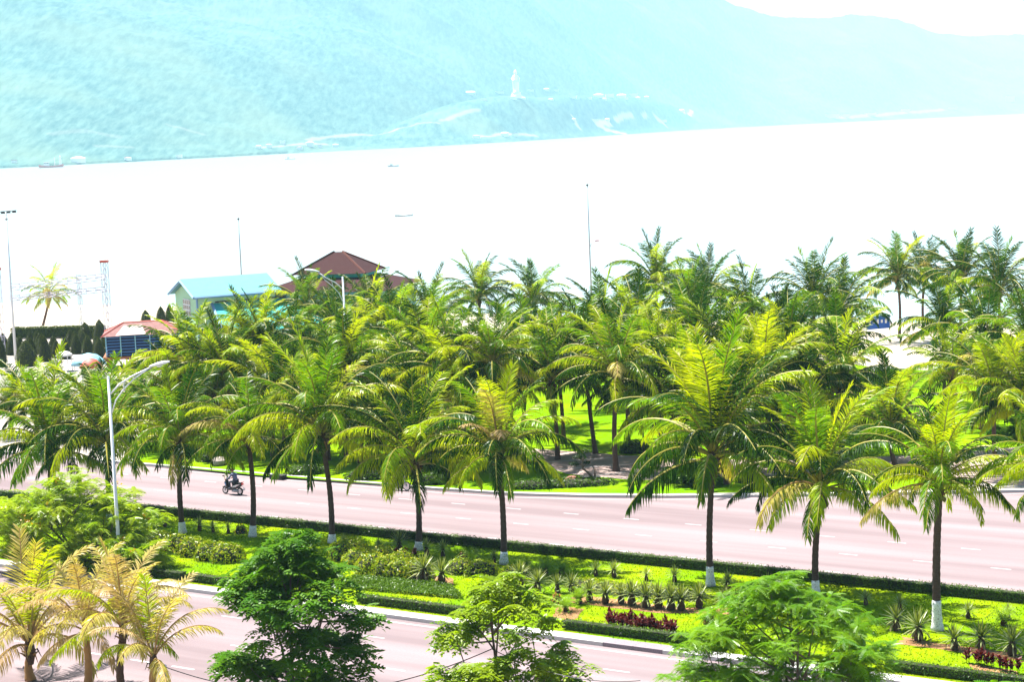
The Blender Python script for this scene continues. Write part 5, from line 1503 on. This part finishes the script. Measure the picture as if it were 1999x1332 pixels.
def loft(mb, secs, n=10, mi=0):
    """secs: (x, z centre, half width, half height)"""
    vs, fs = [], []
    for x, zc, hw, hh_ in secs:
        for k in range(n):
            a = 2 * PI * k / n
            vs.append((x, hw * math.copysign(abs(math.cos(a)) ** 0.7, math.cos(a)), zc + hh_ * math.copysign(abs(math.sin(a)) ** 0.7, math.sin(a))))
    for i in range(len(secs) - 1):
        for k in range(n): fs.append((i * n + k, i * n + (k + 1) % n, (i + 1) * n + (k + 1) % n, (i + 1) * n + k))
    fs += [tuple(range(n - 1, -1, -1)), tuple((len(secs) - 1) * n + k for k in range(n))]
    mb.add(vs, fs, mi)
def scooter(p, rz, lab):
    t = thing('scooter', p, lab, 'motor scooter', None, rz)   # faces +X
    wheel(t, 0.64, 0.25, 0.095); wheel(t, -0.62, 0.25, 0.11)
    mb = MB(); loft(mb, [(0.3, 0.42, 0.1, 0.06), (0.42, 0.6, 0.17, 0.22), (0.5, 0.78, 0.16, 0.2), (0.5, 0.95, 0.1, 0.08)]); mb.build('front_shield', M['black_plastic'], t, True)
    mb = MB(); loft(mb, [(-0.85, 0.72, 0.06, 0.05), (-0.7, 0.66, 0.13, 0.12), (-0.4, 0.58, 0.16, 0.17), (-0.1, 0.5, 0.15, 0.16), (0.12, 0.34, 0.15, 0.07), (0.36, 0.32, 0.14, 0.06)]); mb.build('body', M['black_plastic'], t, True)
    for sd in (-1, 1):
        mb = MB(); mb.add([(-0.78, sd * 0.13, 0.72), (-0.35, sd * 0.185, 0.52), (-0.1, sd * 0.175, 0.5), (-0.15, sd * 0.17, 0.58), (-0.45, sd * 0.175, 0.68)], [(0, 1, 2, 3, 4)]); mb.build('side_trim', M['chrome'], t)
        mb = MB(); mb.add([(0.4, sd * 0.19, 0.55), (0.56, sd * 0.17, 0.75), (0.52, sd * 0.18, 0.86), (0.38, sd * 0.195, 0.7)], [(0, 1, 2, 3)]); mb.build('shield_panel', M['panel_blue'], t)
        mb = MB(); mb.tube([(0.42, sd * 0.2, 1.02), (0.46, sd * 0.3, 1.2)], 0.01, 5); mb.box((0.46, sd * 0.32, 1.24), (0.03, 0.12, 0.08)); mb.build('mirror', M['black_plastic'], t)
        mb = MB(); mb.tube([(0.38, sd * 0.08, 0.98), (0.3, sd * 0.32, 1.0)], 0.02, 6); mb.build('handlebar', M['black_plastic'], t)
        mb = MB(); mb.tube([(0.64, sd * 0.07, 0.25), (0.5, sd * 0.08, 0.62)], 0.025, 6); mb.build('fork', M['grey_metal'], t)
    mb = MB(); loft(mb, [(-0.82, 0.78, 0.08, 0.04), (-0.5, 0.77, 0.14, 0.06), (-0.15, 0.74, 0.12, 0.055), (0.02, 0.68, 0.07, 0.04)]); mb.build('seat', M['rubber'], t, True)
    mb = MB(); mb.box((-0.87, 0, 0.72), (0.05, 0.16, 0.08)); mb.build('tail_light', M['lamp_red'], t)
    mb = MB(); mb.tube([(-0.86, -0.1, 0.86), (-0.98, 0, 0.86), (-0.86, 0.1, 0.86)], 0.018, 6); mb.build('grab_rail', M['lamp_red'], t)
    mb = MB(); loft(mb, [(0.36, 0.48, 0.05, 0.03), (0.64, 0.53, 0.06, 0.02), (0.85, 0.44, 0.05, 0.02)]); mb.build('front_mudguard', M['black_plastic'], t, True)
    mb = MB(); loft(mb, [(-0.2, 0.26, 0.05, 0.05), (-0.5, 0.28, 0.06, 0.06), (-0.88, 0.34, 0.05, 0.05)]); mb.v = [(x, y - 0.15, z) for x, y, z in mb.v]; mb.build('exhaust', M['chrome'], t, True)
    mb = MB(); loft(mb, [(0.02, 0.26, 0.1, 0.09), (-0.3, 0.27, 0.12, 0.11), (-0.55, 0.26, 0.09, 0.07)]); mb.build('engine', M['grey_metal'], t, True)
    mb = MB(); mb.tube([(-0.85, 0, 0.6), (-1.0, 0, 0.42)], 0.02, 5); mb.box((-1.0, 0, 0.42), (0.02, 0.16, 0.14)); mb.build('number_plate', M['white_wall'], t)
    mb = MB(); loft(mb, [(0.28, 1.0, 0.09, 0.05), (0.42, 1.02, 0.11, 0.07), (0.52, 0.98, 0.07, 0.05)]); hl = mb.build('handlebar_cowl', M['black_plastic'], t, True)
    mb = MB(); mb.box((0.53, 0, 0.97), (0.03, 0.11, 0.07)); mb.build('headlight', M['globe'], hl)
    return t
sp = P(455, 966, 0.0)
hd_ang = math.atan2(-DU.y, -DU.x)      # heads away along the avenue
scooter(sp, hd_ang, 'black motor scooter with blue side panels being ridden along the far lanes')
def skin_body(name, joints, edges, rad, mat, parent, root=0, sub=2):
    me = bpy.data.meshes.new(name)
    me.from_pydata([tuple(j) for j in joints], edges, [])
    me.materials.append(M[mat])
    o = link(name, me, parent)
    sk = o.modifiers.new('skin', 'SKIN'); sk.use_smooth_shade = True
    layer = me.skin_vertices[0] if me.skin_vertices else None
    for i, r_ in enumerate(rad):
        layer.data[i].radius = (r_, r_) if not hasattr(r_, '__len__') else r_
    layer.data[root].use_root = True
    ss = o.modifiers.new('sub', 'SUBSURF'); ss.levels = sub; ss.render_levels = sub
    return o
def person(p, rz):
    t = thing('person', p, 'rider in a grey-blue jacket and dark red helmet sitting on the scooter', 'person', None, rz)
    J = [(-0.3, 0, 0.88), (-0.27, 0, 1.05), (-0.2, 0, 1.24), (-0.14, 0, 1.36), (-0.1, 0, 1.45),               # pelvis..neck
         (-0.15, 0.18, 1.33), (0.02, 0.27, 1.12), (0.25, 0.29, 1.02), (-0.15, -0.18, 1.33), (0.02, -0.27, 1.12), (0.25, -0.29, 1.02),
         (-0.25, 0.11, 0.86), (0.12, 0.17, 0.84), (0.08, 0.15, 0.45), (0.2, 0.15, 0.4), (-0.25, -0.11, 0.86), (0.12, -0.17, 0.84), (0.08, -0.15, 0.45), (0.2, -0.15, 0.4)]
    E = [(0, 1), (1, 2), (2, 3), (3, 4), (3, 5), (5, 6), (6, 7), (3, 8), (8, 9), (9, 10), (0, 11), (11, 12), (12, 13), (13, 14), (0, 15), (15, 16), (16, 17), (17, 18)]
    Rr = [0.15, 0.15, 0.165, 0.12, 0.055, 0.075, 0.055, 0.04, 0.075, 0.055, 0.04, 0.095, 0.075, 0.05, 0.045, 0.095, 0.075, 0.05, 0.045]
    bd = skin_body('body', J, E, Rr, 'jacket', t)
    # trousers: a slightly larger skin over the legs
    tj = [(-0.3, 0, 0.86), J[11], J[12], J[13], J[15], J[16], J[17]]
    skin_body('trousers', tj, [(0, 1), (1, 2), (2, 3), (0, 4), (4, 5), (5, 6)], [0.155, 0.105, 0.086, 0.062, 0.105, 0.086, 0.062], 'trousers', t)
    mb = MB(); mb.lathe([(0.05, -0.13), (0.085, -0.1), (0.1, -0.02), (0.1, 0.06), (0.06, 0.11)], 12, (-0.04, 0, 1.56)); hdm = mb.build('head', M['skin'], t, True)
    mb = MB(); mb.tube([(0.05, 0, 1.56), (0.09, 0, 1.53), (0.055, 0, 1.51)], 0.014, 5); mb.build('nose', M['skin'], hdm)
    mb = MB(); mb.lathe([(0.135, -0.02), (0.14, 0.05), (0.115, 0.12), (0.06, 0.16), (0.01, 0.17)], 14, (-0.05, 0, 1.57)); mb.add([(0.05, -0.1, 1.6), (0.05, 0.1, 1.6), (0.15, 0.06, 1.585), (0.15, -0.06, 1.585)], [(0, 1, 2, 3)]); mb.build('helmet', M['helmet'], t, True)
    for sd in (-1, 1):
        hm = MB(); hm.box((0.29, sd * 0.3, 1.015), (0.09, 0.075, 0.05))
        for k in range(4): hm.tube([(0.32, sd * (0.272 + 0.019 * k), 1.03), (0.36, sd * (0.272 + 0.019 * k), 1.01), (0.345, sd * (0.272 + 0.019 * k), 0.975)], 0.009, 5)
        hm.tube([(0.28, sd * 0.265, 1.0), (0.31, sd * 0.25, 0.98)], 0.01, 5)
        hm.build('hand', M['skin'], t)
        sh = MB(); loft(sh, [(0.1, 0.385, 0.045, 0.035), (0.2, 0.38, 0.05, 0.035), (0.31, 0.375, 0.04, 0.025)]); sh.v = [(x, y + sd * 0.15, z) for x, y, z in sh.v]; sh.build('shoe', M['rubber'], t, True)
    return t
person(sp, hd_ang)
def motorbike(p, rz, lab):
    t = thing('motorbike', p, lab, 'motorbike', None, rz)
    wheel(t, 0.66, 0.3, 0.085); wheel(t, -0.62, 0.3, 0.1)
    mb = MB(); loft(mb, [(0.45, 0.85, 0.05, 0.05), (0.3, 0.8, 0.14, 0.13), (0.0, 0.76, 0.15, 0.12), (-0.2, 0.7, 0.1, 0.06)]); mb.build('fuel_tank', M['black_plastic'], t, True)
    mb = MB(); loft(mb, [(-0.1, 0.76, 0.1, 0.05), (-0.4, 0.77, 0.14, 0.05), (-0.8, 0.82, 0.1, 0.045)]); mb.build('seat', M['rubber'], t, True)
    mb = MB(); loft(mb, [(0.25, 0.42, 0.12, 0.1), (0.02, 0.42, 0.16, 0.17), (-0.25, 0.4, 0.13, 0.12)]); mb.build('engine', M['grey_metal'], t, True)
    mb = MB(); mb.tube([(0.5, 0, 0.95), (0.2, 0, 0.3), (-0.3, 0, 0.3), (-0.45, 0, 0.75)], 0.03, 6); mb.tube([(-0.3, 0, 0.35), (-0.62, 0.08, 0.3)], 0.025, 6); mb.build('frame', M['dark_metal'], t)
    for sd in (-1, 1):
        mb = MB(); mb.tube([(0.66, sd * 0.08, 0.3), (0.46, sd * 0.08, 0.98)], 0.025, 6); mb.build('fork', M['grey_metal'], t)
        mb = MB(); mb.tube([(0.44, sd * 0.05, 1.0), (0.3, sd * 0.34, 1.06)], 0.018, 6); mb.build('handlebar', M['dark_metal'], t)
        mb = MB(); mb.tube([(-0.45, sd * 0.1, 0.72), (-0.62, sd * 0.1, 0.32)], 0.03, 6); mb.build('shock_absorber', M['chrome'], t)
    mb = MB(); mb.lathe([(0.03, 0.52), (0.1, 0.56), (0.1, 0.62)], 12, axis='Y'); mb.v = [(y_, x_, z_ + 0.9) for x_, y_, z_ in mb.v]; mb.build('headlight', M['globe'], t)
    mb = MB(); mb.tube([(0.1, -0.14, 0.35), (-0.3, -0.16, 0.26), (-0.85, -0.17, 0.34)], [0.03, 0.035, 0.045], 8); mb.build('exhaust', M['chrome'], t, True)
    mb = MB(); loft(mb, [(-0.4, 0.66, 0.05, 0.02), (-0.7, 0.66, 0.07, 0.03), (-0.95, 0.5, 0.06, 0.02)]); mb.build('rear_mudguard', M['black_plastic'], t, True)
    mb = MB(); mb.box((-0.88, 0, 0.74), (0.05, 0.12, 0.07)); mb.build('tail_light', M['lamp_red'], t)
    mb = MB(); mb.tube([(0, 0.1, 0.28), (-0.05, 0.28, 0.0)], 0.014, 5); mb.build('side_stand', M['dark_metal'], t)
    return t
motorbike(P(777, 958, 0.0), AV + 0.12, 'black motorbike parked against the park kerb')
